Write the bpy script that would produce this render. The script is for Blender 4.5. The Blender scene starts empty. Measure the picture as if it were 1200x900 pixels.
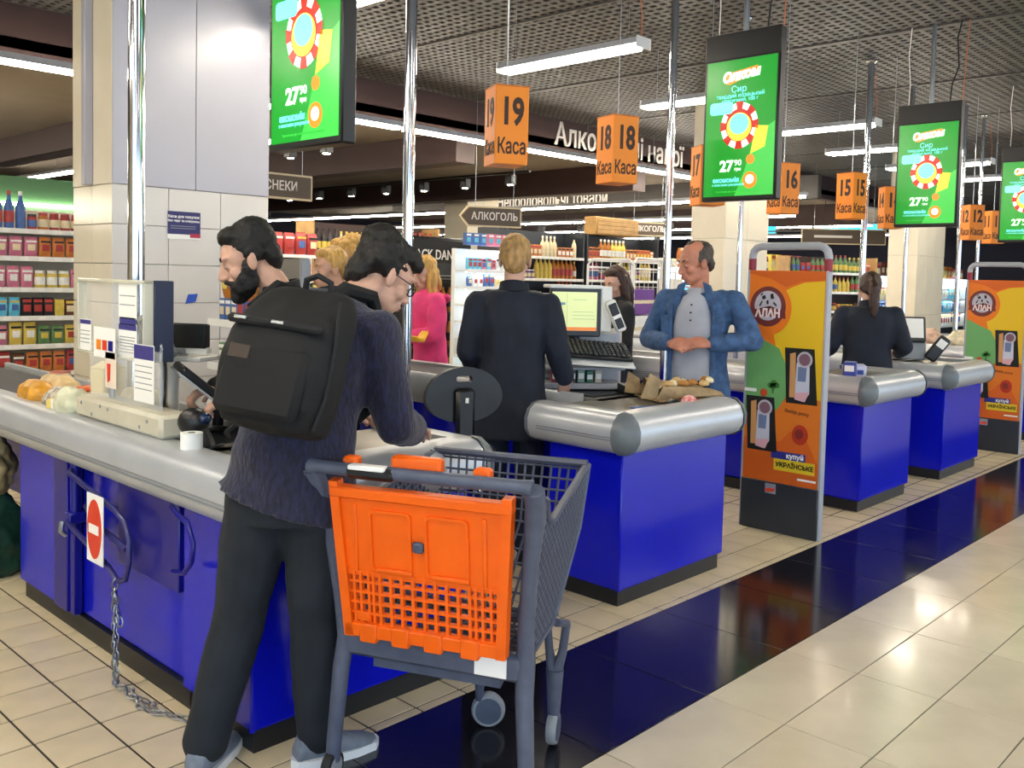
import bpy, bmesh, math, random
from math import pi, sin, cos, radians as rad
from mathutils import Vector, Matrix, Euler
C = bpy.context; SC = C.scene; COL = SC.collection
random.seed(7)

# ------------------------------------------------------------------ camera, world, exposure
def setup_camera():
    yaw, pitch, roll = rad(43.58), rad(3.05), rad(1.37)
    f = Vector((cos(yaw)*cos(pitch), sin(yaw)*cos(pitch), -sin(pitch)))
    r0 = Vector((sin(yaw), -cos(yaw), 0)); u0 = r0.cross(f)
    r = cos(roll)*r0 + sin(roll)*u0; u = -sin(roll)*r0 + cos(roll)*u0
    cd = bpy.data.cameras.new('camera'); co = bpy.data.objects.new('camera', cd); COL.objects.link(co)
    m = Matrix((r, u, -f)).transposed().to_4x4(); m.translation = (0, 0, 1.51)
    co.matrix_world = m
    cd.sensor_width = 36; cd.lens = 36*1090/1200; cd.shift_y = -67/1200
    cd.clip_start = .05; cd.clip_end = 200
    SC.camera = co
    return f, r, u
CAM_F, CAM_R, CAM_U = setup_camera()
def project(p):
    v = Vector(p) - Vector((0, 0, 1.51)); w = v.dot(CAM_F)
    if w < .05: return (-9999, -9999)
    return 600 + 1090*v.dot(CAM_R)/w, 383 - 1090*v.dot(CAM_U)/w

WORLD = bpy.data.worlds.new('daylight'); SC.world = WORLD; WORLD.use_nodes = True
_bg = WORLD.node_tree.nodes['Background']
_bg.inputs[0].default_value = (.66, .82, 1.0, 1); _bg.inputs[1].default_value = 3.4
SC.view_settings.view_transform = 'Standard'; SC.view_settings.look = 'None'
SC.view_settings.exposure = 0.0; SC.view_settings.gamma = 1.0
SC.view_settings.use_curve_mapping = False
SC.cycles.use_denoising = True
SC.cycles.max_bounces = 7; SC.cycles.diffuse_bounces = 4; SC.cycles.glossy_bounces = 3
SC.cycles.transmission_bounces = 4; SC.cycles.transparent_max_bounces = 8
SC.cycles.sample_clamp_indirect = 6
TUBE_POWER = 72.0

# ------------------------------------------------------------------ materials
def lin(c):
    if isinstance(c, str):
        c = [int(c[i:i+2], 16)/255 for i in (0, 2, 4)]
    return tuple((x/12.92 if x <= .04045 else ((x+.055)/1.055)**2.4) for x in c) + (1,)
MATS = {}
def mat(name, col='808080', rough=.5, metal=0, emit=0, noise=0, scale=20, bump=0, coat=0, alpha=1, trans=0, ior=1.45, col2=None, sheen=0, stretch=None):
    if name in MATS: return MATS[name]
    m = bpy.data.materials.new(name); m.use_nodes = True; MATS[name] = m
    nt = m.node_tree; b = nt.nodes['Principled BSDF']; c = lin(col)
    b.inputs['Base Color'].default_value = c; b.inputs['Roughness'].default_value = rough
    b.inputs['Metallic'].default_value = metal; b.inputs['IOR'].default_value = ior
    if coat: b.inputs['Coat Weight'].default_value = coat; b.inputs['Coat Roughness'].default_value = .08
    if sheen: b.inputs['Sheen Weight'].default_value = sheen
    if emit:
        b.inputs['Emission Color'].default_value = c; b.inputs['Emission Strength'].default_value = emit
    if alpha < 1: b.inputs['Alpha'].default_value = alpha
    if trans: b.inputs['Transmission Weight'].default_value = trans
    m.diffuse_color = c
    if noise or bump or col2:
        tc = nt.nodes.new('ShaderNodeTexCoord'); src = tc.outputs['Object']
        if stretch:
            mp = nt.nodes.new('ShaderNodeMapping'); mp.inputs['Scale'].default_value = stretch
            nt.links.new(src, mp.inputs[0]); src = mp.outputs[0]
        n = nt.nodes.new('ShaderNodeTexNoise'); n.inputs['Scale'].default_value = scale; n.inputs['Detail'].default_value = 5
        nt.links.new(src, n.inputs['Vector'])
        if noise or col2:
            rp = nt.nodes.new('ShaderNodeValToRGB'); e = rp.color_ramp.elements
            d = lin(col2) if col2 else tuple(max(0, x*(1-noise)) for x in c[:3])+(1,)
            g = c if col2 else tuple(min(1, x*(1+noise*.6)) for x in c[:3])+(1,)
            e[0].position = .36; e[0].color = d; e[1].position = .64; e[1].color = g
            nt.links.new(n.outputs[0], rp.inputs[0]); nt.links.new(rp.outputs[0], b.inputs['Base Color'])
        if bump:
            bp = nt.nodes.new('ShaderNodeBump'); bp.inputs['Strength'].default_value = bump; bp.inputs['Distance'].default_value = .01
            nt.links.new(n.outputs[0], bp.inputs['Height']); nt.links.new(bp.outputs[0], b.inputs['Normal'])
    return m
M = dict(
    blue=mat('blue_laminate', '0c14b6', .16, noise=.05, scale=3),
    bluedark=mat('navy_trim', '0d0d78', .3),
    plinth=mat('black_plinth', '16181c', .4),
    hood=mat('grey_bumper_plastic', 'bcc0c5', .3, metal=.3, noise=.05, scale=6),
    cap=mat('dark_grey_bumper_corner', '646c71', .35, noise=.08, scale=12),
    groove=mat('bumper_groove', '84878a', .3),
    counter=mat('brushed_steel_counter', '9a9488', .32, metal=.6, noise=.2, scale=5),
    belt=mat('black_conveyor_belt', '2a2b2f', .6, noise=.15, scale=30),
    chrome=mat('chrome', 'c8ccd2', .12, metal=1),
    steel=mat('steel', '9aa0a6', .3, metal=1),
    black=mat('black_plastic', '101216', .38),
    darkgrey=mat('dark_grey_plastic', '2c3036', .4),
    grey=mat('grey_plastic', '8a8f94', .4),
    white=mat('white_plastic', 'e9e8e2', .4),
    beige=mat('beige_metal', 'c9c3ae', .4, noise=.08, scale=8),
    cart=mat('slate_cart_plastic', '4c5366', .42, noise=.12, scale=25),
    orange=mat('orange_cart_plastic', 'ee6204', .42, noise=.05, scale=9),
    signorange=mat('orange_sign_card', 'ee8a1c', .5),
    signtop=mat('dark_orange_edge', 'c86c12', .5),
    ink=mat('dark_brown_ink', '3a2418', .6),
    inkblack=mat('black_ink', '141414', .6),
    paper=mat('white_paper', 'f2f1ec', .7),
    red=mat('red_print', 'd63a22', .5),
    rubber=mat('black_rubber', '17181a', .7),
    clear=mat('clear_acrylic', 'f4f8f8', .04, alpha=.16),
    tube=mat('lamp_tube_glow', 'fff4e0', .4, emit=TUBE_POWER),
    tubecool=mat('cool_shelf_light_glow', 'eaf6ff', .4, emit=16),
    lampbody=mat('lamp_housing', 'a3a6ad', .45),
    ceil=mat('ceiling_grille_metal', '4e4b49', .5),
    plenum=mat('dark_ceiling_void', '1c1a1a', .9),
    brown=mat('brown_fascia', '3c2a28', .55, noise=.08, scale=2),
    backceil=mat('back_ceiling_paint', '8b8074', .7, noise=.08, scale=1.5),
    darkwall=mat('dark_store_wall', '14182a', .8),
    colwhite=mat('white_column_panel', 'aeaeb8', .3, noise=.02, scale=3),
    coltile=mat('white_column_tile', 'd2cec8', .3, noise=.03, scale=3),
    colcream=mat('cream_column_tile', 'e2d8c2', .28, noise=.04, scale=3),
    grout=mat('dark_floor_grout', '35312c', .8),
    tileL=mat('grey_beige_floor_tile', 'd6ccb6', .2, noise=.08, scale=3.5, coat=.2),
    tileS=mat('cream_floor_tile', 'dccca8', .28, noise=.08, scale=5),
    tileD=mat('black_floor_tile', '14131a', .14, noise=.25, scale=4, coat=.2),
    skin=mat('skin', 'c99a80', .5, noise=.1, scale=14),
    skinpale=mat('pale_skin', 'c79c86', .5, noise=.1, scale=14),
    skinred=mat('ruddy_skin', 'c07f66', .5, noise=.14, scale=12),
    hairblack=mat('black_hair', '0d0a09', .65, noise=.4, scale=60, bump=.5),
    hairbrown=mat('brown_hair', '3a241a', .5, noise=.4, scale=60, bump=.5, stretch=(1, 1, .15)),
    hairblond=mat('blond_hair', 'a8834f', .5, noise=.35, scale=55, bump=.5, stretch=(1, 1, .2)),
    hairyellow=mat('golden_hair', 'c69a52', .5, noise=.35, scale=55, bump=.5, stretch=(1, 1, .15)),
    hairgrey=mat('grey_brown_hair', '4a423c', .6, noise=.4, scale=60, bump=.5),
    navy=mat('navy_knit', '1c1e3e', .85, scale=95, bump=.6, col2='0d0e20', sheen=.2, stretch=(1, 1, .35)),
    navyflat=mat('navy_uniform_cloth', '151c2b', .8, noise=.25, scale=9, bump=.2),
    blackcloth=mat('black_cloth', '14161a', .8, noise=.3, scale=12, bump=.25),
    packcloth=mat('black_backpack_nylon', '07090d', .8, noise=.3, scale=10, bump=.3),
    trouser=mat('charcoal_trouser_cloth', '1a2028', .85, noise=.25, scale=10, bump=.2),
    denim=mat('blue_denim', '41608a', .8, scale=22, bump=.25, col2='2f4a6e'),
    denimdark=mat('dark_denim', '1c2434', .8, noise=.3, scale=14),
    tshirt=mat('pale_grey_jersey', 'a9acb6', .8, noise=.08, scale=8, bump=.15),
    pink=mat('pink_hoodie_cloth', 'e0407c', .8, noise=.15, scale=8, bump=.2),
    shoe=mat('grey_sneaker_fabric', '6d7684', .7, noise=.15, scale=30),
    sole=mat('white_rubber_sole', 'dfe2e4', .6),
    eye=mat('eye_white', 'e8e4de', .2), lip=mat('lip', 'a8655a', .5),
    glassrim=mat('dark_spectacle_rim', '1a1412', .3),
)

# ------------------------------------------------------------------ mesh builder
class MB:
    def __init__(s): s.v = []; s.f = []; s.mi = []; s.sm = []; s.m = 0; s.T = None
    def add(s, vs, fs, smooth=False):
        o = len(s.v)
        s.v += [tuple(s.T @ Vector(v)) if s.T else tuple(v) for v in vs]
        for f in fs: s.f.append([i+o for i in f]); s.mi.append(s.m); s.sm.append(smooth)
        return s
    def box(s, a, b, ch=0):   # corner a, corner b, chamfer
        x0, x1 = sorted((a[0], b[0])); y0, y1 = sorted((a[1], b[1])); z0, z1 = sorted((a[2], b[2]))
        if not ch:
            return s.add([(x0,y0,z0),(x1,y0,z0),(x1,y1,z0),(x0,y1,z0),(x0,y0,z1),(x1,y0,z1),(x1,y1,z1),(x0,y1,z1)],
                [(0,3,2,1),(4,5,6,7),(0,1,5,4),(1,2,6,5),(2,3,7,6),(3,0,4,7)])
        ch = min(ch, (x1-x0)*.49, (y1-y0)*.49, (z1-z0)*.49)
        vs = []; ix = {}
        for i, X in enumerate((x0, x1)):
            for j, Y in enumerate((y0, y1)):
                for k, Z in enumerate((z0, z1)):
                    dx, dy, dz = (1-2*i)*ch, (1-2*j)*ch, (1-2*k)*ch
                    for ax, p in enumerate(((X, Y+dy, Z+dz), (X+dx, Y, Z+dz), (X+dx, Y+dy, Z))):
                        ix[i, j, k, ax] = len(vs); vs.append(p)
        fs = []
        for i in (0, 1):
            q = [(0,0),(0,1),(1,1),(1,0)]
            fs.append([ix[i,a_,b_,0] for a_, b_ in (q if i == 0 else q[::-1])])
            fs.append([ix[a_,i,b_,1] for a_, b_ in (q if i == 0 else q[::-1])])
            fs.append([ix[a_,b_,i,2] for a_, b_ in (q if i == 0 else q[::-1])])
        for a_ in (0, 1):
            for b_ in (0, 1):
                fs.append([ix[a_,b_,0,0], ix[a_,b_,1,0], ix[a_,b_,1,1], ix[a_,b_,0,1]])
                fs.append([ix[a_,0,b_,0], ix[a_,1,b_,0], ix[a_,1,b_,2], ix[a_,0,b_,2]])
                fs.append([ix[0,a_,b_,1], ix[1,a_,b_,1], ix[1,a_,b_,2], ix[0,a_,b_,2]])
                for c_ in (0, 1): fs.append([ix[a_,b_,c_,0], ix[a_,b_,c_,1], ix[a_,b_,c_,2]])
        return s.add(vs, fs)
    def tube(s, path, r, n=8, caps=True, closed=False, smooth=True):
        P = [Vector(p) for p in path]; R = r if isinstance(r, (list, tuple)) else [r]*len(P)
        vs = []; fs = []; up = None; L = len(P)
        for i, p in enumerate(P):
            if closed: t = P[(i+1) % L]-P[i-1]
            else: t = P[min(i+1, L-1)]-P[max(i-1, 0)]
            t.normalize()
            if up is None: up = Vector((0, 0, 1)) if abs(t.z) < .9 else Vector((1, 0, 0))
            a = up-t*up.dot(t)
            if a.length < 1e-4: a = t.orthogonal()
            a.normalize(); b = t.cross(a); up = a
            for k in range(n):
                an = 2*pi*k/n; vs.append(p+(a*cos(an)+b*sin(an))*R[i])
        for i in range(L if closed else L-1):
            j = (i+1) % L
            for k in range(n):
                fs.append((i*n+k, i*n+(k+1) % n, j*n+(k+1) % n, j*n+k))
        if caps and not closed: fs += [tuple(range(n))[::-1], tuple(range((L-1)*n, L*n))]
        return s.add(vs, fs, smooth)
    def cyl(s, a, b, r, n=12, smooth=True): return s.tube([a, b], r, n, smooth=smooth)
    def lathe(s, prof, n=14, c=(0, 0, 0)):   # profile [(r, z)]
        vs = []; fs = []
        for r, z in prof:
            for k in range(n): vs.append((c[0]+r*cos(2*pi*k/n), c[1]+r*sin(2*pi*k/n), c[2]+z))
        for i in range(len(prof)-1):
            for k in range(n): fs.append((i*n+k, i*n+(k+1) % n, (i+1)*n+(k+1) % n, (i+1)*n+k))
        fs += [tuple(range(n))[::-1], tuple(range((len(prof)-1)*n, len(prof)*n))]
        return s.add(vs, fs, True)
    def ell(s, c, r, n=14, m=9, rot=None):
        vs = []; fs = []; c = Vector(c)
        for i in range(m+1):
            th = pi*i/m
            for k in range(n):
                p = Vector((r[0]*sin(th)*cos(2*pi*k/n), r[1]*sin(th)*sin(2*pi*k/n), r[2]*cos(th)))
                if rot: p.rotate(rot)
                vs.append(c+p)
        for i in range(m):
            for k in range(n): fs.append((i*n+k, (i+1)*n+k, (i+1)*n+(k+1) % n, i*n+(k+1) % n))
        return s.add(vs, fs, True)
    def prism(s, poly, d0, d1, ax=1):  # polygon in the two other axes extruded along ax
        n = len(poly)
        def P(p, d):
            return {0: (d, p[0], p[1]), 1: (p[0], d, p[1]), 2: (p[0], p[1], d)}[ax]
        vs = [P(p, d0) for p in poly]+[P(p, d1) for p in poly]
        fs = [tuple(range(n)), tuple(range(n, 2*n))[::-1]]+[(i, i+n, (i+1) % n+n, (i+1) % n) for i in range(n)]
        return s.add(vs, fs)
    def loft(s, rings, caps=True, smooth=True):
        n = len(rings[0]); vs = [p for r in rings for p in r]; fs = []
        for i in range(len(rings)-1):
            for k in range(n): fs.append((i*n+k, i*n+(k+1) % n, (i+1)*n+(k+1) % n, (i+1)*n+k))
        if caps: fs += [tuple(range(n))[::-1], tuple(range((len(rings)-1)*n, len(rings)*n))]
        return s.add(vs, fs, smooth)
    def mesh(s, name, mats, fix=True):
        me = bpy.data.meshes.new(name); me.from_pydata([tuple(v) for v in s.v], [], s.f)
        mats = mats if isinstance(mats, (list, tuple)) else [mats]
        for m in mats: me.materials.append(m)
        me.polygons.foreach_set('material_index', s.mi); me.polygons.foreach_set('use_smooth', s.sm)
        if fix:
            bm = bmesh.new(); bm.from_mesh(me); bmesh.ops.recalc_face_normals(bm, faces=bm.faces); bm.to_mesh(me); bm.free()
        try: me.set_sharp_from_angle(angle=rad(42))
        except Exception: pass
        me.update(); return me
    def build(s, name, mats, parent=None, loc=(0, 0, 0), rz=0):
        return link(name, s.mesh(name, mats), parent, loc, rz)
def link(name, me, parent=None, loc=(0, 0, 0), rz=0, rot=None):
    o = bpy.data.objects.new(name, me); COL.objects.link(o)
    o.location = loc; o.rotation_euler = rot if rot else (0, 0, rz)
    if parent: o.parent = parent
    return o
def thing(name, label, cat, loc=(0, 0, 0), rz=0, group=None):
    o = bpy.data.objects.new(name, None); COL.objects.link(o); o.empty_display_size = .1
    o.location = loc; o.rotation_euler = (0, 0, rz)
    return tag(o, label, cat, group)
def tag(o, label, cat, group=None):
    o['label'] = label; o['category'] = cat
    if group: o['group'] = group
    return o
def struct(o, kind='structure'): o['kind'] = kind; return o
def dup(root, loc=None, rz=None, label=None, group=None, parent=None):
    c = root.copy(); COL.objects.link(c)
    if parent: c.parent = parent
    if loc is not None: c.location = loc
    if rz is not None: c.rotation_euler = (0, 0, rz)
    if label: c['label'] = label
    if group: c['group'] = group
    for ch in list(root.children): dup(ch, parent=c)
    return c
_TX = {}
def text(name, s, size, m, parent=None, loc=(0, 0, 0), rot=(pi/2, 0, 0), ext=.0015, align='CENTER', bold=0, sx=1, label=None, shear=0, fitw=0):
    key = (s, size, ext, align, bold, sx, m.name, shear, fitw)
    if key not in _TX:
        cu = bpy.data.curves.new('lettering', 'FONT'); cu.body = s; cu.size = size; cu.extrude = ext; cu.align_x = align; cu.align_y = 'CENTER'
        cu.offset = bold; cu.resolution_u = 3; cu.shear = shear
        t = bpy.data.objects.new('t', cu); COL.objects.link(t)
        dg = C.evaluated_depsgraph_get(); me = bpy.data.meshes.new_from_object(t.evaluated_get(dg))
        bpy.data.objects.remove(t); bpy.data.curves.remove(cu)
        if fitw: sx = fitw/max(1e-4, max(v.co.x for v in me.vertices)-min(v.co.x for v in me.vertices))
        if sx != 1:
            for v in me.vertices: v.co.x *= sx
        me.materials.clear(); me.materials.append(m); _TX[key] = me
    o = link(name, _TX[key], parent, loc, rot=rot)
    if label: o['label'] = label
    return o
def arc(cx, cy, r, a0, a1, n=8): return [(cx+r*cos(a0+(a1-a0)*i/n), cy+r*sin(a0+(a1-a0)*i/n)) for i in range(n+1)]
def rrect(x0, y0, x1, y1, r, n=4):
    return arc(x1-r, y1-r, r, 0, pi/2, n)+arc(x0+r, y1-r, r, pi/2, pi, n)+arc(x0+r, y0+r, r, pi, 1.5*pi, n)+arc(x1-r, y0+r, r, 1.5*pi, 2*pi, n)

# ------------------------------------------------------------------ floor
def build_floor():
    fl = struct(MB().box((-5, -8, -.12), (32, 27, -.004)).build('floor', M['grout']))
    tiles = []
    def add(kind, cx, cy, sx, sy): tiles.append((kind, cx, cy, sx, sy))
    PX, PY = .2075, .2117
    for i in range(-26, 80):                       # large tiles on the near walkway
        for j in range(0, 26):
            add('large_tile', 2.923+.6*i+.3, 1.755-.306*j-.153, .6, .306)
    for i in range(-12, 40): add('black_tile', 2.923+.6*i+.3, 2.0625, .6, .615)
    for i in range(-34, 110):
        add('edge_tile', 2.923+PX*i+PX/2, 2.391, PX, .042)
        for j in range(0, 45): add('small_tile', 2.923+PX*i+PX/2, 2.412+PY*j+PY/2, PX, PY)
    groups = {}
    for t in tiles: groups.setdefault(t[0], []).append(t)
    mt = {'large_tile': M['tileL'], 'black_tile': M['tileD'], 'edge_tile': M['tileS'], 'small_tile': M['tileS']}
    for kind, ts in groups.items():
        def near(t):
            px, py = project((t[1], t[2], 0))
            if -60 < px < 1260 and 430 < py < 980: return (t[1]**2+t[2]**2)
            return 1e6
        ts.sort(key=near); cut = {'large_tile': 110, 'black_tile': 26, 'edge_tile': 60, 'small_tile': 285}[kind]
        g = .004 if kind == 'large_tile' else .003 if kind == 'black_tile' else .009
        me = None; rest = MB()
        for n, (k, cx, cy, sx, sy) in enumerate(ts):
            a, b = (-(sx-g)/2, -(sy-g)/2, -.012), ((sx-g)/2, (sy-g)/2, 0)
            if n < cut and near(ts[n]) < 1e6:
                if me is None: me = MB().box(a, b, .0012).mesh(kind, mt[kind])
                link(kind, me, fl, (cx, cy, 0))
            else:
                rest.add([(cx+a[0], cy+a[1], 0), (cx+b[0], cy+a[1], 0), (cx+b[0], cy+b[1], 0), (cx+a[0], cy+b[1], 0)], [(0, 1, 2, 3)])
        if rest.v:
            o = rest.build('distant_'+kind+'s', mt[kind], fl); o['kind'] = 'stuff'
build_floor()
CEIL = 3.85
def build_shell():
    # open grille ceiling over the tills, void above
    c = struct(MB().box((-5, -8, CEIL+.35), (32, 9.1, CEIL+.45)).build('ceiling', M['plenum']))
    g = MB(); p = .10
    for i in range(int(14/p)+1):
        y = -4.9+i*p; g.box((-5, y-.02, CEIL), (32, y+.02, CEIL+.03))
    for i in range(int(37/p)+1):
        x = -5+i*p; g.box((x-.026, -4.9, CEIL+.001), (x+.026, 9.1, CEIL+.029))
    o = g.build('grille', M['ceil'], c); o['kind'] = 'stuff'
    m = MB()
    for x in [1.5+2.4*k for k in range(12)]: m.box((x-.02, -4.9, CEIL-.012), (x+.02, 9.1, CEIL-.001))
    m.build('carrier_rail', M['ceil'], c)
    # lower ceiling over the sales floor
    b = struct(MB().box((-5, 9.1, 3.45), (32, 27, 3.55)).build('ceiling_back', M['backceil']))
    for x, z in ((5.0, 3.1), (8.6, 3.05), (12.6, 3.0), (21.5, 2.95)):
        struct(MB().box((x, 9.3, z), (x+.35, 26, 3.45)).build('trim_beam', M['brown']))
    f = struct(MB().box((-5, 9.1, 3.36), (32, 9.3, CEIL+.35)).build('trim_fascia', M['brown']))
    text('lettering', 'Алкогольні напої', .46, mat('pale_sign_lettering', 'd9d2cc', .5), f, (12.06, 9.095, 3.62), bold=.006, ext=.006, fitw=3.4)
    struct(MB().box((-5, 26.8, -.1), (32, 27, 4.3)).build('wall_back', M['darkwall']))
    struct(MB().box((31.8, -8, -.1), (32, 27, 4.3)).build('wall_right', M['darkwall']))
    struct(MB().box((-5.2, 2, -.1), (-5, 27, 4.3)).build('wall_left', mat('cream_wall', 'c8bda6', .7)))
    # glazed shopfront behind the camera: the daylight comes in here
    w = struct(MB().box((-5, -8.2, CEIL-.5), (32, -8, 4.3)).build('wall_front', M['lampbody']))
    m = MB()
    for k in range(13): m.box((-5+3.06*k, -8.12, 0), (-4.9+3.06*k, -8.02, CEIL-.5))
    m.build('mullion', M['lampbody'], w)
build_shell()

def column(n, x0, x1, y0, y1, lower=2.05, detail=True):
    c = struct(MB().box((x0+.012, y0+.012, 0), (x1-.012, y1-.012, CEIL+.3)).build('pillar_%d' % n, mat('column_joint', '9b968c', .7)))
    def panels(face, a0, a1, upper_w, tile_w, tile_h, mu, ml):
        def put(name, a, b, z0, z1, m, pr):
            if face == 'f': bb = MB().box((a+.002, y0-pr, z0+.002), (b-.002, y0+.012, z1-.002), .002)
            else: bb = MB().box((x0-pr, a+.002, z0+.002), (x0+.012, b-.002, z1-.002), .002)
            bb.build(name, m, c)
        k = max(1, round((a1-a0)/upper_w))
        for i in range(k): put('column_panel', a0+(a1-a0)*i/k, a0+(a1-a0)*(i+1)/k, lower, CEIL+.29, mu, .004)
        k = max(1, round((a1-a0)/tile_w)); r = max(1, round(lower/tile_h))
        for i in range(k):
            for j in range(r): put('wall_tile', a0+(a1-a0)*i/k, a0+(a1-a0)*(i+1)/k, lower*j/r, lower*(j+1)/r, ml, 0)
    if detail:
        panels('f', x0, x1, .58, .38, .256, M['colwhite'], M['coltile'])
        panels('s', y0, y1, .6, .3, .256, M['colcream'], M['colcream'])
    else:
        panels('f', x0, x1, .5, .5, 1.03, M['colcream'], M['colcream'])
        panels('s', y0, y1, .6, .6, 1.03, M['colcream'], M['colcream'])
    return c
col1 = column(1, 2.56, 3.70, 6.0, 6.62)
column(2, 10.03, 11.1, 6.0, 6.48, detail=False)
column(3, 16.3, 17.6, 6.0, 6.5, detail=False)
column(4, 13.3, 14.2, 14.0, 14.7, detail=False)
# bracket ledge on the column's left face
MB().box((2.50, 6.28, 2.05), (2.556, 6.34, 3.9), .006).build('cable_duct', M['colwhite'], col1)

# ------------------------------------------------------------------ lamps
def lamp_mesh():
    if 'lamp' in _TX: return _TX['lamp']
    h = MB().prism([(-.09, 0), (-.075, .05), (.075, .05), (.09, 0)], -.74, .74, 1).mesh('lamp_housing', M['lampbody'])
    t = MB().cyl((0, -.69, -.016), (0, .69, -.016), .02, 8).mesh('tube', M['tube'])
    e = MB().box((-.09, -.0075, -.03), (.09, .0075, .055), .004).mesh('end_cap', M['white'])
    _TX['lamp'] = (h, t, e); return _TX['lamp']
LABELS = {}
def uniq(l): LABELS[l] = LABELS.get(l, 0)+1; return l
def pendant_lamp(x, y, z, label, group, rz=0, top=CEIL):
    h, t, e = lamp_mesh(); r = thing('pendant_lamp', label, 'lamp', (x, y, z), rz, group)
    link('lamp_housing', h, r); link('tube', t, r, (-.035, 0, 0)); link('tube', t, r, (.035, 0, 0))
    w = MB().cyl((0, 0, .05), (0, 0, top-z), .003, 5).mesh('suspension_wire', M['steel'])
    for s in (-1, 1): link('suspension_wire', w, r, (0, .6*s, 0)); link('end_cap', e, r, (0, .7425*s, 0))
    q = MB().tube([(0, -.72, .05), (.01, -.715, (top-z)*.4), (-.01, -.7, (top-z)*.7), (0, -.69, top-z)], .005, 5)
    q.build('power_cable', mat('orange_cable', 'b06a48', .6), r)
    return r
for k, x in enumerate((3.75, 5.85, 7.95, 10.25, 12.2, 14.25, 16.3)):
    pendant_lamp(x, 5.0, 3.3, ['hanging twin tube lamp nearest the white column', 'largest hanging tube lamp, above the sign numbered 18',
        'hanging tube lamp passing behind the green screen beside the gate', 'hanging tube lamp at the height of the second green screen, right of the first',
        'hanging tube lamp between the first and second green screens, lower one', 'hanging tube lamp behind the second green screen, ending right of it',
        'smallest hanging tube lamp far down the till row'][k], 'tube lamps above the tills')
for x in (-1, 2.2, 5.4, 8.6, 11.8, 15):
    for y in (-3.2, .6): pendant_lamp(x, y, 3.45, 'hanging tube lamp over the walkway in front of the tills', 'tube lamps over the walkway')
for x, y in ((-.1, 1.9), (.25, 4.0), (.1, 6.2), (-2.2, 3.4), (-2.2, 6)): pendant_lamp(x, y, 3.3, 'hanging tube lamp over the left aisle, unseen, added to brighten its floor', 'added unseen tube lamps over the left aisle')  # out-of-frame lamps added to brighten the floor left of the first till
def light_row(p0, p1, z, label, top, seg=1.5, gw=.045):
    d = (Vector(p1)-Vector(p0)); L = d.length; n = max(1, int(L/seg)); d.normalize()
    r = thing('light_row', label, 'lamp', (p0[0], p0[1], z), math.atan2(d.y, d.x))
    hs = MB().box((.01, -.05, 0), (L/n-.01, .05, .06)).mesh('row_housing', M['lampbody'])
    tb = MB().box((.05, -gw, -.035), (L/n-.05, gw, -.002)).mesh('row_tube', M['tube'])
    wr = MB().cyl((0, 0, .06), (0, 0, top-z-.03), .003, 5).mesh('row_wire', M['steel'])
    for i in range(n):
        link('lamp_housing', hs, r, (i*L/n, 0, 0)); link('tube', tb, r, (i*L/n, 0, 0)); link('suspension_wire', wr, r, (i*L/n+.2, 0, 0))
    return r
light_row((2.2, 8.75), (15.5, 8.75), 3.27, 'long continuous tube light row under the brown lettered fascia', CEIL)
light_row((14.6, 7.2), (14.6, 25), 2.98, 'nearest crosswise light row over the sales floor', 3.45)
light_row((18.6, 9.4), (18.6, 25), 2.98, 'second crosswise light row over the sales floor', 3.45)
light_row((22.6, 9.4), (22.6, 25), 3.0, 'third crosswise light row over the sales floor', 3.45)
light_row((27, 9.4), (27, 25), 3.0, 'farthest crosswise light row over the sales floor', 3.45)
light_row((3.0, 11.3), (3.0, 20), 3.0, 'light row over the drinks aisle seen left of the white column', 3.45)
light_row((6.2, 9.6), (6.2, 20), 3.1, 'light row over the sweets aisle', 3.45)

# track spots under the lower ceiling
def spot_track(x, y0, y1, z, n, label):
    r = thing('spot_track', label, 'track light', (x, y0, z))
    MB().box((-.02, 0, 0), (.02, y1-y0, .03)).build('track', M['black'], r)
    MB().cyl((0, .1, .03), (0, .1, 3.45-z), .008, 5).cyl((0, y1-y0-.1, .03), (0, y1-y0-.1, 3.45-z), .008, 5).build('hanger', M['black'], r)
    s = MB().box((-.06, -.07, -.17), (.06, .07, -.02), .01).mesh('spot_head', M['black'])
    l = MB().cyl((0, 0, -.176), (0, 0, -.168), .045, 10).mesh('spot_lens', M['tube'])
    for k in range(n):
        y = .4+(y1-y0-.8)*k/max(1, n-1)
        h = link('spot_head', s, r, (0, y, 0)); link('spot_lens', l, h)
spot_track(7.0, 9.6, 14.5, 3.2, 6, 'black track of spotlights nearest the brown fascia')
spot_track(10.4, 9.6, 17.5, 3.1, 8, 'second black track of spotlights, over the liquor aisle')
spot_track(16.5, 9.6, 20, 2.75, 9, 'black track of spotlights over the middle sales floor')
spot_track(20.6, 9.6, 22, 2.75, 9, 'farthest black track of spotlights')

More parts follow.
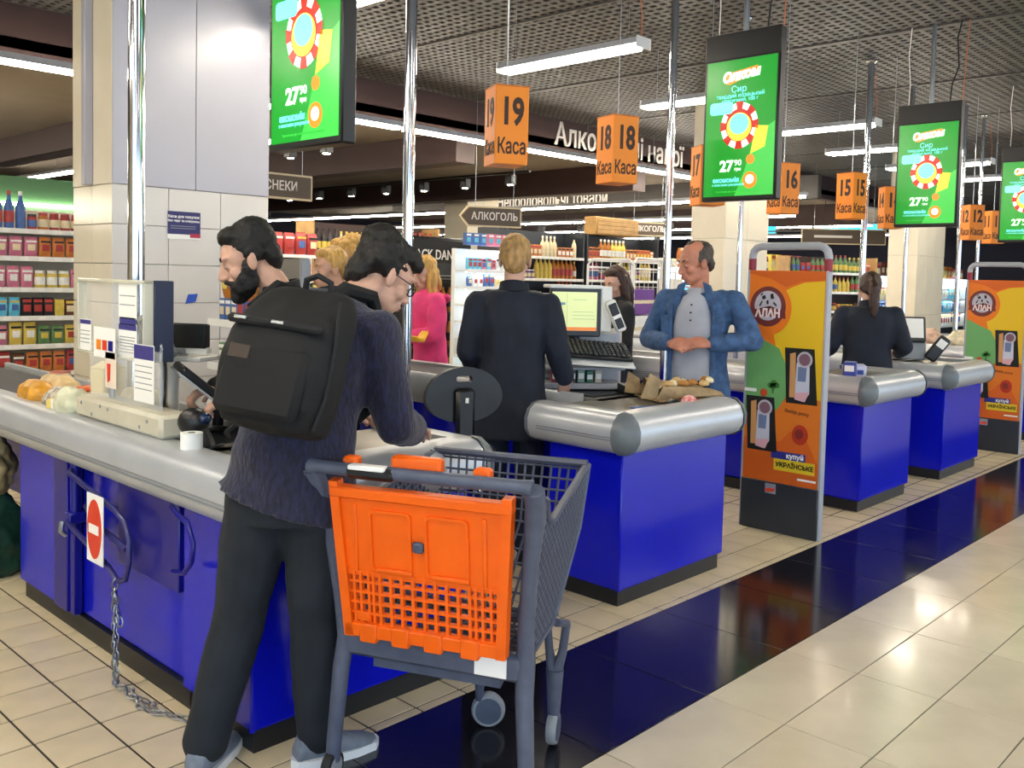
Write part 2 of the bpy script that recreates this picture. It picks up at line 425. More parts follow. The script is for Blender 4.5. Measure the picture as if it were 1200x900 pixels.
# ------------------------------------------------------------------ people
from mathutils import noise as NZ
def remesh(mb, voxel, smooth=3, amp=0, freq=6, seed=0, stretch=(1, 1, 1)):
    me = mb.mesh('raw', M['skin']); o = bpy.data.objects.new('raw', me); COL.objects.link(o)
    r = o.modifiers.new('r', 'REMESH'); r.mode = 'VOXEL'; r.voxel_size = voxel; r.use_smooth_shade = True
    if smooth:
        s = o.modifiers.new('s', 'SMOOTH'); s.factor = .5; s.iterations = smooth
    dg = C.evaluated_depsgraph_get(); out = bpy.data.meshes.new_from_object(o.evaluated_get(dg))
    bpy.data.objects.remove(o); bpy.data.meshes.remove(me)
    if amp:
        out.update(); sh = Vector((seed*3.1, seed*1.7, seed*.9)); ns = [v.normal.copy() for v in out.vertices]
        for v, n in zip(out.vertices, ns):
            p = v.co; q = Vector((p.x*stretch[0], p.y*stretch[1], p.z*stretch[2]))
            v.co = p + n*(amp*(NZ.noise(q*freq+sh)+.5*NZ.noise(q*freq*2.3+sh)))
    out.polygons.foreach_set('use_smooth', [True]*len(out.polygons)); out.update()
    return out
def V(*a): return Vector(a)
def limb(mb, pts):   # [(point, radius)] with balls at the joints
    for i, (p, r) in enumerate(pts):
        mb.ell(p, (r, r, r), 12, 8)
        if i:
            q, s = pts[i-1]; q = Vector(q); p = Vector(p)
            mb.tube([q, q.lerp(p, .5), p], [s, (s+r)/2, r], 12)
def rings(mb, spec, n=20, yaw=0):   # [(x,y,z,rx,ry,yaw)] cross sections, tilted along the path
    P = [Vector(s[:3]) for s in spec]; R = []
    for i, s in enumerate(spec):
        t = (P[min(i+1, len(P)-1)]-P[max(i-1, 0)]).normalized(); w = rad(s[5] if len(s) > 5 else yaw)
        rt = Vector((cos(w), sin(w), 0)); rt = (rt-t*rt.dot(t)).normalized(); fw = t.cross(rt)
        R.append([P[i]+rt*s[3]*cos(2*pi*k/n)+fw*s[4]*sin(2*pi*k/n) for k in range(n)])
    mb.loft(R)
def hand(mb, w, d, nrm, side, curl=40, k=1.0, spread=.1):
    w = Vector(w); d = Vector(d).normalized(); nrm = Vector(nrm); nrm = (nrm-d*nrm.dot(d)).normalized(); s = d.cross(nrm)*side
    rot = Matrix((s, d, nrm)).transposed().to_quaternion()
    mb.ell(w+d*.05*k, (.04*k, .052*k, .017*k), 12, 8, rot); mb.ell(w+d*.005*k, (.027*k, .04*k, .021*k), 10, 7, rot)
    for i, L in enumerate((.068, .076, .071, .056)):
        o = (.031-.0205*i)*k; p = w+d*(.088-.004*abs(i-1))*k+s*o; dd = (d+s*spread*(1.3-i)*.5).normalized(); pts = [(p-dd*.02*k, .0095*k)]
        c = 0
        for j, fr in enumerate((.45, .3, .25)):
            c += rad(curl)*(.7 if j == 0 else 1)
            p = p+(dd*cos(c)+nrm*sin(c))*L*fr*k; pts.append((p.copy(), (.0092-.0007*j)*k))
        limb(mb, pts)
    p = w+d*.03*k+s*.032*k; pts = [(w+d*.018*k+s*.02*k, .013*k), (p, .012*k)]
    for j in (0, 1):
        p = p+(d*(.6+.2*j)+s*(.55-.35*j)+nrm*(.35+.25*j)).normalized()*.03*k; pts.append((p.copy(), .0105*k-.001*j))
    limb(mb, pts)
def head_parts(mb, T, male=True, lower=1.0):
    mb.T = T; j = 1.0 if male else .9
    mb.ell((0, -.014, .042), (.074, .092, .084)); mb.ell((0, .03, .02), (.064, .062, .07))
    mb.ell((0, .03, -.055), (.056*j, .052, .058)); mb.ell((0, .066, -.098), (.026*j, .022, .02)); mb.ell((0, .05, -.08), (.046*j, .04, .03))
    for s in (-1, 1):
        mb.ell((s*.04, .056, -.03), (.026, .026, .024)); mb.ell((s*.03, .077, .03), (.03, .014, .010))
        mb.ell((s*.077, -.006, -.012), (.010, .019, .031), rot=Euler((.15, 0, s*.3))); mb.ell((s*.081, -.012, .004), (.007, .014, .02), rot=Euler((.1, 0, s*.5)))
        mb.ell((s*.0125, .1, -.036), (.009, .010, .008)); mb.ell((s*.031, .073, .0), (.018, .012, .013))
    mb.tube([(0, .082, .022), (0, .1, -.008), (0, .114, -.033)], [.009, .0105, .0125], 10)
    mb.ell((0, .08, -.02), (.016, .026, .036)); mb.ell((0, .11, -.036), (.013, .012, .010)); mb.ell((0, .086, -.062), (.028, .014, .018))
    mb.ell((0, .095, -.062), (.023, .008, .0055)); mb.ell((0, .093, -.072), (.02, .009, .0065))
    mb.T = None
def face_bits(root, T, brow, skinlip, small=True):
    e = MB(); e.T = T
    for s in (-1, 1): e.ell((s*.031, .0785, .0), (.011, .0082, .0042), 10, 7)
    e.build('eyes', M['eye'], root)
    e = MB(); e.T = T
    for s in (-1, 1): e.ell((s*.030, .0858, -.001), (.0058, .003, .0042), 8, 6)
    e.build('irises', M['glassrim'], root)
    b = MB(); b.T = T
    for s in (-1, 1): b.tube([(s*.014, .091, .026), (s*.032, .089, .034), (s*.05, .072, .028)], [.004, .005, .003], 6)
    b.build('eyebrows', brow, root)
    b = MB(); b.T = T
    b.ell((0, .0995, -.0625), (.021, .005, .0045), 12, 7).ell((0, .0975, -.0715), (.018, .0055, .0055), 12, 7)
    b.build('lips', skinlip, root)
def person(name, label, loc, az, P):
    vx = P.get('vx', .008); hc = Vector(P['head']); hy, hp, hr = [rad(a) for a in P.get('look', (0, 0, 0))]
    T = Matrix.Translation(hc) @ Matrix.Rotation(hy, 4, 'Z') @ Matrix.Rotation(-hp, 4, 'X') @ Matrix.Rotation(hr, 4, 'Y') @ Matrix.Scale(P.get('hs', 1.0), 4)
    sp = P['spine']; b = MB(); head_parts(b, T, P.get('male', True))
    neck = P['neck']; nb = Vector(sp[-1][:3])
    limb(b, [(nb+V(0, 0, -.03), .062), (neck, .054), (T @ V(0, -.02, -.045), .054)])
    rings(b, [(x, y, z, rx*.84, ry*.84)+tuple(q) for x, y, z, rx, ry, *q in sp])
    for sd, A in (('l', P['armL']), ('r', P['armR'])):
        sgn = 1 if sd == 'r' else -1
        limb(b, [(A[0], .045), (A[1], .036), (Vector(A[1]).lerp(Vector(A[2]), .4), .036), (A[2], .024)])
        hd = A[3]; hand(b, A[2], hd[0], hd[1], hd[2] if len(hd) > 3 else sgn, hd[-1], P.get('hk', 1))
    for Lg in (P['legL'], P['legR']):
        limb(b, [(Lg[0], .075), (Lg[1], .05), (Lg[2], .036)])
    me = remesh(b, vx, P.get('sm', 2)); me.name = 'body'; me.materials.clear(); me.materials.append(P['skin'])
    root = link(name, me, None, loc, az-pi/2); tag(root, label, 'person')
    if P.get('face', 1): face_bits(root, T, P.get('brow', P['hair']), M['lip'])
    # top garment
    j = MB(); g = P.get('puff', .014)
    rings(j, [(x, y, z, rx+g, ry+g)+tuple(q) for x, y, z, rx, ry, *q in (P.get('hem', [])+sp)])
    for A in (P['armL'], P['armR']):
        r0, r1, r2 = P.get('sleeve', (.062, .054, .044)); e = Vector(A[1]); w = Vector(A[2]); k = P.get('cuff', .94)
        limb(j, [(Vector(A[0])+V(0, 0, .0), r0), (e, r1), (e.lerp(w, .45), (r1+r2)/2+.003), (e.lerp(w, k), r2)])
        j.ell(Vector(A[0]).lerp(Vector(sp[-2][:3]), .3)+V(0, 0, .005), (.08, .075, .065))
    me = remesh(j, P.get('vj', .011), 4, P.get('wr', .006), P.get('wf', 9), len(name), P.get('ws', (1, 1, 1)))
    me.materials.clear(); me.materials.append(P['top']); tp = link(P.get('topname', 'jacket'), me, root)
    if P.get('collar', 1):
        cb = MB(); d = (Vector(neck)-nb); t = nb+d*.75+V(0, 0, .01)
        R0 = []; n = 20
        for z, r, in ((-.025, .09), (.005, .079), (.03, .075), (.032, .066), (-.02, .066)):
            c = nb.lerp(Vector(neck), P.get('cl', .15))+V(0, 0, z); R0.append([c+V(r*cos(2*pi*k/n), r*.95*sin(2*pi*k/n), -.018*sin(2*pi*k/n)) for k in range(n)])
        cb.loft(R0); cb.build('collar', P.get('collarm', P['top']), root)
    t = MB(); th = P.get('thigh', (.094, .074, .066))
    p0 = sp[0]; rings(t, [(p0[0], p0[1], p0[2]-.10, p0[3]-.005, p0[4]-.004), (p0[0], p0[1], p0[2]+.02, p0[3]+.004, p0[4]+.004), (p0[0], p0[1], p0[2]+.10, p0[3]-.012, p0[4]-.005)])
    for Lg in (P['legL'], P['legR']):
        h, k, a = [Vector(v) for v in Lg[:3]]; limb(t, [(h, th[0]), (h.lerp(k, .5), th[0]*.93), (k, th[1]), (k.lerp(a, .5), th[1]*.95), (a+V(0, 0, .01), th[2])])
    me = remesh(t, P.get('vj', .011), 4, .006, 8, len(name)+3); me.materials.clear(); me.materials.append(P['trousers']); link('trousers', me, root)
    if P.get('shoes', 1):
        for Lg in (P['legL'], P['legR']):
            a = Vector(Lg[2]); w = rad(Lg[3]); sh = MB(); R = Matrix.Translation((a.x, a.y, 0)) @ Matrix.Rotation(w, 4, 'Z')
            sh.T = R; S = []
            for y, hw, ht in ((-.075, .026, .07), (-.06, .036, .10), (-.01, .041, .105), (.05, .044, .082), (.11, .047, .06), (.16, .042, .048), (.19, .022, .034)):
                S.append([(hw*cos(q), y, max(.022, ht*.5+ht*.5*sin(q))) for q in [2*pi*k/14 for k in range(14)]])
            sh.loft(S); s = sh.build('shoe', P.get('shoem', M['shoe']), root)
            so = MB(); so.T = R; out = [(.05, -.03), (.05, .05), (.052, .11), (.04, .18), (.012, .202), (-.012, .202), (-.04, .18), (-.05, .11), (-.046, .05), (-.042, -.03), (-.032, -.075), (0, -.088), (.032, -.075)]
            so.prism(out, 0, .026, 2); so.build('sole', P.get('solem', M['sole']), s)
    if P.get('hairparts'):
        h = MB(); h.T = T
        for it in P['hairparts']:
            if it[0] == 'e': h.ell(it[1], it[2])
            else: h.tube(it[1], it[2], 10)
        me = remesh(h, P.get('vh', .007), 2, P.get('hamp', .005), 40, 5); me.materials.clear(); me.materials.append(P['hair']); link('hair', me, root)
    root['T'] = 0; del root['T']
    return root, T
SHORT = [('e', (0, -.03, .055), (.084, .096, .088)), ('e', (0, .026, .096), (.066, .052, .035)), ('e', (0, -.085, -.01), (.066, .035, .06)),
         ('e', (.068, -.02, .025), (.018, .035, .038)), ('e', (-.068, -.02, .025), (.018, .035, .038))]
def stand(pelvis=.92, sh=.175, lean=0, k=1.0):
    return [(0, 0, pelvis-.06, .165*k, .115*k), (0, .0, pelvis+.04, .155*k, .108*k), (0, lean*.3, pelvis+.17, .145*k, .105*k), (0, lean*.65, pelvis+.32, .165*k, .118*k),
            (0, lean*.9, pelvis+.43, sh*k, .108*k), (0, lean, pelvis+.50, sh*.66*k, .08*k)]
def legs(pelvis=.92, w=.10, yw=8): return dict(legL=((-w*.9, 0, pelvis-.06), (-w, .01, .48), (-w, -.01, .08), yw), legR=((w*.9, 0, pelvis-.06), (w, .01, .48), (w, -.01, .08), -yw))

# man with the backpack, in front of the first till
mb_, T = person('person', 'dark-haired person in navy flecked knit coat wearing the black backpack behind the orange trolley', (1.54, 2.36, 0), rad(30), dict(
    head=(.165, .30, 1.505), look=(-42, 30, 0), neck=(.095, .215, 1.43), vx=.0055, hs=1.0,
    spine=[(0, 0, .87, .182, .122), (.005, .01, .98, .165, .12), (.015, .05, 1.12, .155, .118), (.035, .10, 1.26, .175, .125, -8), (.055, .145, 1.36, .175, .11, -14), (.07, .175, 1.42, .10, .08, -14)],
    hem=[(-.012, -.0, .825, .205, .14)],
    armL=((-.13, .19, 1.345), (-.19, .33, 1.10), (-.06, .48, 1.02), ((.5, 1, -.1), (0, -.2, -1), 25)),
    armR=((.225, .10, 1.33), (.275, .135, 1.055), (.245, .37, 1.0), ((-.1, 1, -.1), (0, 0, -1), 30)),
    legL=((-.095, 0, .86), (-.16, .0, .48), (-.235, -.07, .085), 5), legR=((.085, .01, .86), (.065, .045, .48), (.06, .085, .085), -42),
    thigh=(.105, .08, .07), skin=M['skinpale'], top=M['navy'], topname='knit_coat', trousers=M['trouser'], hair=M['hairblack'], sleeve=(.074, .066, .056), puff=.02, wr=.009, wf=8,
    collarm=M['blackcloth'],
    hairparts=SHORT+[('e', (0, .04, .09), (.074, .05, .042)), ('e', (-.02, .068, .075), (.05, .03, .028)), ('e', (.03, .066, .078), (.045, .028, .026)), ('e', (0, -.06, .09), (.08, .07, .06)), ('e', (.06, -.05, .05), (.036, .05, .06)), ('e', (-.06, -.05, .05), (.036, .05, .06)), ('e', (0, -.09, -.03), (.06, .03, .05))], hamp=.007))
g = MB(); g.T = T
for s in (-1, 1):
    g.tube([(s*.031+.022*cos(a), .1, .0+.018*sin(a)) for a in [2*pi*k/14 for k in range(14)]], .0022, 6, closed=True)
    g.tube([(s*.053, .1, .004), (s*.078, .06, .006), (s*.082, -.01, .006)], .002, 6)
g.tube([(-.009, .1, .004), (.009, .1, .004)], .002, 6)
g.build('spectacles', M['glassrim'], mb_)
# backpack: worn, rests on the coat
def backpack():
    r = thing('backpack', "large black roll-top backpack on the navy-coated person's back", 'backpack', (1.54, 2.36, 0), rad(30)-pi/2)
    ctr = Vector((.065, -.15, 1.27)); rotm = Matrix.Translation(ctr) @ Matrix.Rotation(rad(-16), 4, 'X') @ Matrix.Rotation(rad(-6), 4, 'Z') @ Matrix.Rotation(rad(7), 4, 'Y') @ Matrix.Diagonal((.90, .9, .84, 1))
    b = MB(); b.T = rotm; R = []
    for z, hx, hy, dy in ((-.25, .12, .06, .02), (-.235, .165, .09, .01), (-.17, .185, .112, -.005), (-.05, .19, .12, -.012), (.06, .185, .112, -.005), (.13, .178, .095, .01), (.19, .165, .07, .03), (.235, .145, .045, .05), (.25, .12, .03, .055)):
        R.append([(hx*math.copysign(abs(cos(q))**.55, cos(q)), dy+hy*math.copysign(abs(sin(q))**.6, sin(q)), z) for q in [2*pi*k/28 for k in range(28)]])
    b.loft(R); me = remesh(b, .009, 3, .008, 8, 2); me.materials.clear(); me.materials.append(M['packcloth']); link('pack_body', me, r)
    f = MB(); f.T = rotm   # front pocket, flap, patch, clips (outer face is -y)
    f.box((-.15, -.130, -.215), (.15, -.09, .02), .022); f.build('front_pocket', M['packcloth'], r)
    f = MB(); f.T = rotm; f.box((-.17, -.128, .075), (.17, -.10, .105), .01); f.build('flap_hem', M['blackcloth'], r)
    f = MB(); f.T = rotm; f.box((-.125, -.134, -.04), (-.05, -.128, .005), .002); f.build('leather_patch', mat('brown_leather_patch', '3a2e26', .6), r)
    for x, z in ((-.115, .092), (.02, .092)):
        f = MB(); f.T = rotm; f.box((x-.022, -.134, z-.006), (x+.022, -.126, z+.006), .002); f.build('metal_clip', M['steel'], r)
    f = MB(); f.T = rotm; f.tube([(-.05, .075, .24), (-.045, .06, .285), (0, .05, .302), (.045, .06, .285), (.05, .075, .24)], .011, 8); f.build('carry_handle', M['blackcloth'], r)
    for s in (-1, 1):
        f = MB(); c = .05
        f.tube([(s*.10-.02, -.02, 1.40), (s*.11+.02, .08, 1.462), (s*.115+c, .2, 1.44), (s*.14+c*.8, .27, 1.30), (s*.17+.02, .16, 1.10), (s*.17-.03, -.02, 1.02)], [.02, .024, .024, .022, .016, .014], 8)
        f.build('shoulder_strap', M['packcloth'], r)
    f = MB(); f.T = rotm; f.tube([(.17, -.06, .2), (.19, -.06, .05), (.192, -.05, -.12), (.17, -.04, -.22)], .006, 6); f.build('side_strap', M['blackcloth'], r)
backpack()

# bearded cashier at the first till
mb_, T = person('person', 'bearded dark-haired person in a black jacket looking down, behind the first counter', (2.20, 3.16, 0), rad(160), dict(
    head=(.05, .285, 1.555), look=(-8, 22, 0), neck=(.03, .19, 1.47), vx=.0055, hs=1.1,
    spine=stand(.93, .18, .16), armL=((-.19, .15, 1.36), (-.27, .2, 1.12), (-.16, .36, 1.03), ((.3, 1, -.2), (.2, 0, -1), 45)), armR=((.19, .15, 1.36), (.26, .22, 1.1), (.12, .4, 1.04), ((-.25, 1, -.25), (-.1, 0, -1), 50)),
    skin=M['skinpale'], top=M['blackcloth'], trousers=M['denimdark'], hair=M['hairblack'], shoem=M['black'], solem=M['rubber'],
    hairparts=SHORT+[('e', (0, .026, .1), (.066, .05, .034)), ('e', (0, -.04, .095), (.08, .075, .05))], hamp=.005, **legs(.93)))
bd = MB(); bd.T = T
for it in ((0, .084, -.100, .032, .022, .026), (0, .075, -.112, .038, .034, .03), (0, .05, -.095, .052, .045, .035)): bd.ell(it[:3], it[3:])
for s in (-1, 1):
    bd.ell((s*.05, .03, -.065), (.02, .042, .045)); bd.ell((s*.062, .012, -.03), (.014, .026, .04)); bd.ell((s*.018, .1, -.052), (.018, .012, .008)); bd.ell((s*.032, .085, -.07), (.012, .014, .02)); bd.ell((s*.042, .06, -.08), (.02, .03, .03))
me = remesh(bd, .006, 2, .004, 40, 3); me.materials.clear(); me.materials.append(M['hairblack']); link('beard', me, mb_)

# cashier of the second till, seen from behind
person('person', 'blond short-haired person in navy uniform seen from behind, between the chair and the second till', (3.56, 3.38, 0), rad(38), dict(
    head=(0, .03, 1.60), look=(2, 6, 0), neck=(0, .0, 1.50), spine=stand(.94, .185, 0, 1.0), face=0, vx=.007,
    hem=[(0, -.005, .66, .205, .15), (0, 0, .78, .19, .14)],
    armL=((-.185, -.02, 1.365), (-.235, -.02, 1.12), (-.2, .16, .98), ((0, 1, -.3), (.5, 0, -1), 35)), armR=((.185, -.02, 1.365), (.245, .0, 1.13), (.275, .06, .985), ((.0, .35, -.6), (-.3, .8, -.4), 35)),
    skin=M['skinpale'], top=M['navyflat'], topname='uniform_jacket', trousers=M['denimdark'], hair=M['hairblond'], shoem=M['black'], solem=M['rubber'], puff=.022, sleeve=(.07, .064, .055), wr=.009, wf=7, ws=(1.8, 1.8, .5),
    hairparts=SHORT+[('e', (0, -.05, .03), (.083, .08, .085)), ('e', (0, .02, .09), (.075, .075, .045)), ('e', (0, -.075, -.035), (.06, .04, .045))], hamp=.004, **legs(.94)))

# customer in denim
dn, T = person('person', 'balding person in blue denim jacket and pale grey henley, customer at the second till', (4.80, 3.02, 0), rad(196), dict(
    head=(.02, .06, 1.62), look=(-42, 14, 0), neck=(.0, .02, 1.525), vx=.006, spine=stand(.95, .19, .03, 1.03), hs=1.03,
    hem=[(0, 0, .80, .185, .135)],
    armL=((-.205, .02, 1.40), (-.32, .0, 1.17), (-.12, .22, 1.155), ((.9, .45, .1), (.1, -.6, -.6), 55)), armR=((.205, .02, 1.40), (.30, .04, 1.16), (.10, .25, 1.15), ((-.85, .5, .0), (0, -.7, -.5), 50)),
    skin=M['skinred'], top=M['denim'], topname='denim_jacket', trousers=M['denimdark'], hair=M['hairgrey'], brow=M['hairgrey'], puff=.02, sleeve=(.07, .062, .05), cuff=.88, wr=.009, wf=10, collar=0,
    hairparts=[('e', (0, -.055, .05), (.078, .062, .07)), ('e', (.062, -.025, .03), (.02, .045, .05)), ('e', (-.062, -.025, .03), (.02, .045, .05)), ('e', (0, -.08, -.02), (.06, .03, .05)), ('e', (0, -.01, .112), (.03, .05, .016))], hamp=.004, **legs(.95)))
s = MB(); R = []   # henley front, lies between the open jacket fronts
for z, hw, y in ((.93, .12, .168), (1.0, .122, .17), (1.12, .118, .172), (1.25, .112, .186), (1.34, .100, .186), (1.42, .07, .160), (1.475, .052, .105)):
    R.append([(hw*sin(q)*1.0, y-.05*(1-cos(q))*.8, z) for q in [(-1.35+2.7*k/10) for k in range(11)]])
    R[-1] += [(p[0], p[1]-.03, p[2]) for p in R[-1][::-1]]
s.loft(R); s.build('henley_shirt', M['tshirt'], dn)
s = MB()
for k in range(3): s.cyl((0, .180-.012*(k == 0), 1.375-.045*k), (0, .192-.012*(k == 0), 1.375-.045*k), .006, 8)
s.build('shirt_buttons', M['darkgrey'], dn)
for q in (-1, 1):
    s = MB(); s.prism([(q*.05, 1.51), (q*.095, 1.49), (q*.135, 1.39), (q*.09, 1.36), (q*.075, 1.42)], .12, .142, 1); s.build('jacket_collar', M['denim'], dn)
    s = MB(); s.box((q*.115, .148, .84), (q*.14, .172, 1.38), .006); s.build('button_placket', M['denim'], dn)
    s = MB(); s.box((q*.12, .140, 1.18), (q*.19, .16, 1.30), .008).prism([(q*.12, 1.31), (q*.19, 1.31), (q*.19, 1.285), (q*.155, 1.265), (q*.12, 1.285)], .15, .166, 1); s.build('chest_pocket', M['denim'], dn)
MB().box((-.10, .158, .90), (.10, .172, .935), .004).build('belt', M['rubber'], dn)
ph = thing('bank_card', 'small dark card held between the hands of the person in denim', 'card', (4.72, 2.79, 1.19), rad(20))
MB().box((-.045, -.002, -.028), (.045, .002, .028), .001).build('card', M['darkgrey'], ph)

# woman in the pink hoodie
pk, T = person('person', 'person with long fair hair in a bright pink hoodie', (4.72, 5.35, 0), rad(160), dict(
    head=(0, .06, 1.52), look=(20, 18, 0), neck=(0, .02, 1.42), male=False, spine=stand(.88, .165, .03, .95), armL=((-.18, .02, 1.31), (-.23, .06, 1.07), (-.08, .24, 1.05), ((.8, .6, .1), (0, -.3, -1), 40)), armR=((.18, .02, 1.31), (.23, .07, 1.07), (.12, .28, 1.05), ((-.6, .8, 0), (0, -.3, -1), 40)),
    skin=M['skinpale'], top=M['pink'], topname='hoodie', trousers=M['denimdark'], hair=M['hairyellow'], puff=.022, sleeve=(.07, .064, .05),
    hairparts=SHORT+[('t', [(.05, -.04, .05), (.07, .0, -.05), (.075, .05, -.2), (.07, .08, -.3)], [.04, .045, .04, .015]), ('t', [(-.05, -.04, .05), (-.07, .0, -.05), (-.075, .05, -.2), (-.07, .08, -.3)], [.04, .045, .04, .015]), ('e', (0, -.08, -.08), (.075, .04, .1))], **legs(.88)))
MB().tube([(-.15, -.06, 1.36), (-.08, -.10, 1.34), (.0, -.115, 1.33), (.08, -.10, 1.34), (.15, -.06, 1.36)], [.015, .03, .036, .03, .015], 10).build('hood', M['pink'], pk)
bn = thing('banana_bunch', 'yellow bananas held by the person in the pink hoodie', 'fruit', (4.42, 5.12, 1.07), rad(20))
for k in range(3):
    MB().tube([(-.09, .02*k, .0), (-.05, .02*k-.01, -.025), (.02, .02*k-.01, -.03), (.09, .02*k, .01), (.11, .02*k, .03)], [.008, .017, .019, .014, .005], 8).build('banana', mat('banana_peel', 'e0b020', .5), bn)

# people further back
def simple(label, x, y, az, hgt, top, hair, hp, look=(0, 5, 0), arms=None, skin='skinpale', topname='coat', k=1.0, **kw):
    pv = hgt*.53; d = dict(head=(0, .03, hgt-.12), look=look, neck=(0, .0, hgt-.215), male=False, spine=stand(pv, .165, 0, k), vx=.009, vj=.015, vh=.009,
        armL=((-.18, 0, pv+.43), (-.23, .02, pv+.19), (-.16, .2, pv+.12), ((0, 1, 0), (.3, 0, -1), 35)), armR=((.18, 0, pv+.43), (.23, .02, pv+.19), (.16, .2, pv+.12), ((0, 1, 0), (-.3, 0, -1), 35)),
        skin=M[skin], top=top, topname=topname, trousers=M['denimdark'], hair=hair, hairparts=hp, shoem=M['black'], solem=M['rubber'], **legs(pv))
    if arms: d.update(arms)
    d.update(kw)
    return person('person', label, (x, y, 0), az, d)
LONG = SHORT+[('t', [(.06, -.04, .05), (.075, -.01, -.08), (.08, .0, -.25)], [.04, .04, .02]), ('t', [(-.06, -.04, .05), (-.075, -.01, -.08), (-.08, .0, -.25)], [.04, .04, .02]), ('t', [(0, -.07, .06), (0, -.1, -.1), (0, -.1, -.28)], [.07, .075, .03])]
PONY = SHORT+[('e', (0, -.05, .03), (.085, .075, .085)), ('e', (0, -.11, .06), (.03, .03, .035)), ('t', [(0, -.115, .06), (0, -.15, -.02), (0, -.135, -.15), (0, -.125, -.25)], [.026, .042, .04, .012])]
simple('person with tousled golden hair and dark jacket holding a phone to the ear', 3.60, 4.85, rad(140), 1.73, M['blackcloth'], M['hairyellow'], SHORT+[('e', (0, .05, .09), (.07, .05, .04)), ('e', (0, -.05, .1), (.085, .08, .05)), ('e', (.03, -.1, .05), (.05, .05, .06))], (30, 8, 0),
       dict(armR=((.18, 0, 1.33), (.24, .12, 1.13), (.12, .15, 1.40), ((-.2, -.2, 1), (-1, 0, 0), 55))), skin='skin', hamp=.014)
simple('smaller person with tanned face and dark top, beside the golden-haired one', 3.30, 4.62, rad(150), 1.65, M['navyflat'], M['hairyellow'], SHORT, (20, 5, 0), skin='skin')
simple('person with long straight dark brown hair and black top behind the second till screen', 5.88, 4.45, rad(150), 1.60, M['blackcloth'], M['hairbrown'], LONG, (25, 18, 0))
simple('person with dark ponytail in navy uniform seen from behind at the fourth till', 7.25, 3.02, rad(28), 1.60, M['navyflat'], M['hairbrown'], PONY, (8, 12, 0), topname='uniform_jacket', face=0, k=1.1, puff=.02, sleeve=(.075, .065, .052),
       hem=[(0, 0, .72, .2, .15)], arms=dict(armL=((-.19, 0, 1.28), (-.27, -.03, 1.04), (-.3, .14, .96), ((0, 1, 0), (.3, 0, -1), 35)), armR=((.19, 0, 1.28), (.27, -.02, 1.04), (.25, .18, .98), ((0, 1, 0), (-.3, 0, -1), 35))))

# ------------------------------------------------------------------ checkouts
HP = [(-.06, .905), (.0, .908), (.04, .9), (.075, .872), (.092, .83), (.09, .78), (.07, .742), (.035, .722), (-.005, .716)]   # bumper section (out, z)
def bumper_run(mb, p0, p1, out):   # straight run with the outward direction out
    o = Vector((out[0], out[1], 0)); n = len(HP); vs = []
    for p in (p0, p1):
        for a, z in HP: vs.append(Vector((p[0], p[1], 0))+o*a+Vector((0, 0, z)))
    fs = [(i, i+1, n+i+1, n+i) for i in range(n-1)]+[(n-1, 0, n, 2*n-1), tuple(range(n))[::-1], tuple(range(n, 2*n))]
    mb.add(vs, fs, False)
def bumper_corner(mb, c, a0, a1, grow=.006, n=7):
    R = []
    for i in range(n+1):
        a = a0+(a1-a0)*i/n; o = Vector((cos(a), sin(a), 0))
        R.append([Vector((c[0], c[1], 0))+o*(max(x, 0)+grow if x > 0 else 0)+Vector((0, 0, z+(grow if z > .88 else -grow if z < .73 else 0))) for x, z in HP])
    m = len(HP); vs = [p for r in R for p in r]; fs = []
    for i in range(n):
        for k in range(m-1): fs.append((i*m+k, i*m+k+1, (i+1)*m+k+1, (i+1)*m+k))
    mb.add(vs, fs, True)
def groove_run(mb, p0, p1, out):
    o = Vector((out[0], out[1], 0))
    for a, z in ((.093, .80), (.0925, .787)):
        A = Vector((p0[0], p0[1], z))+o*(a-.004); B = Vector((p1[0], p1[1], z))+o*(a-.004); d = o*.007
        mb.add([A, B, B+Vector((0, 0, .005)), A+Vector((0, 0, .005)), A+d, B+d, B+d+Vector((0, 0, .005)), A+d+Vector((0, 0, .005))],
               [(0, 1, 2, 3), (4, 7, 6, 5), (0, 4, 5, 1), (1, 5, 6, 2), (2, 6, 7, 3), (3, 7, 4, 0)])
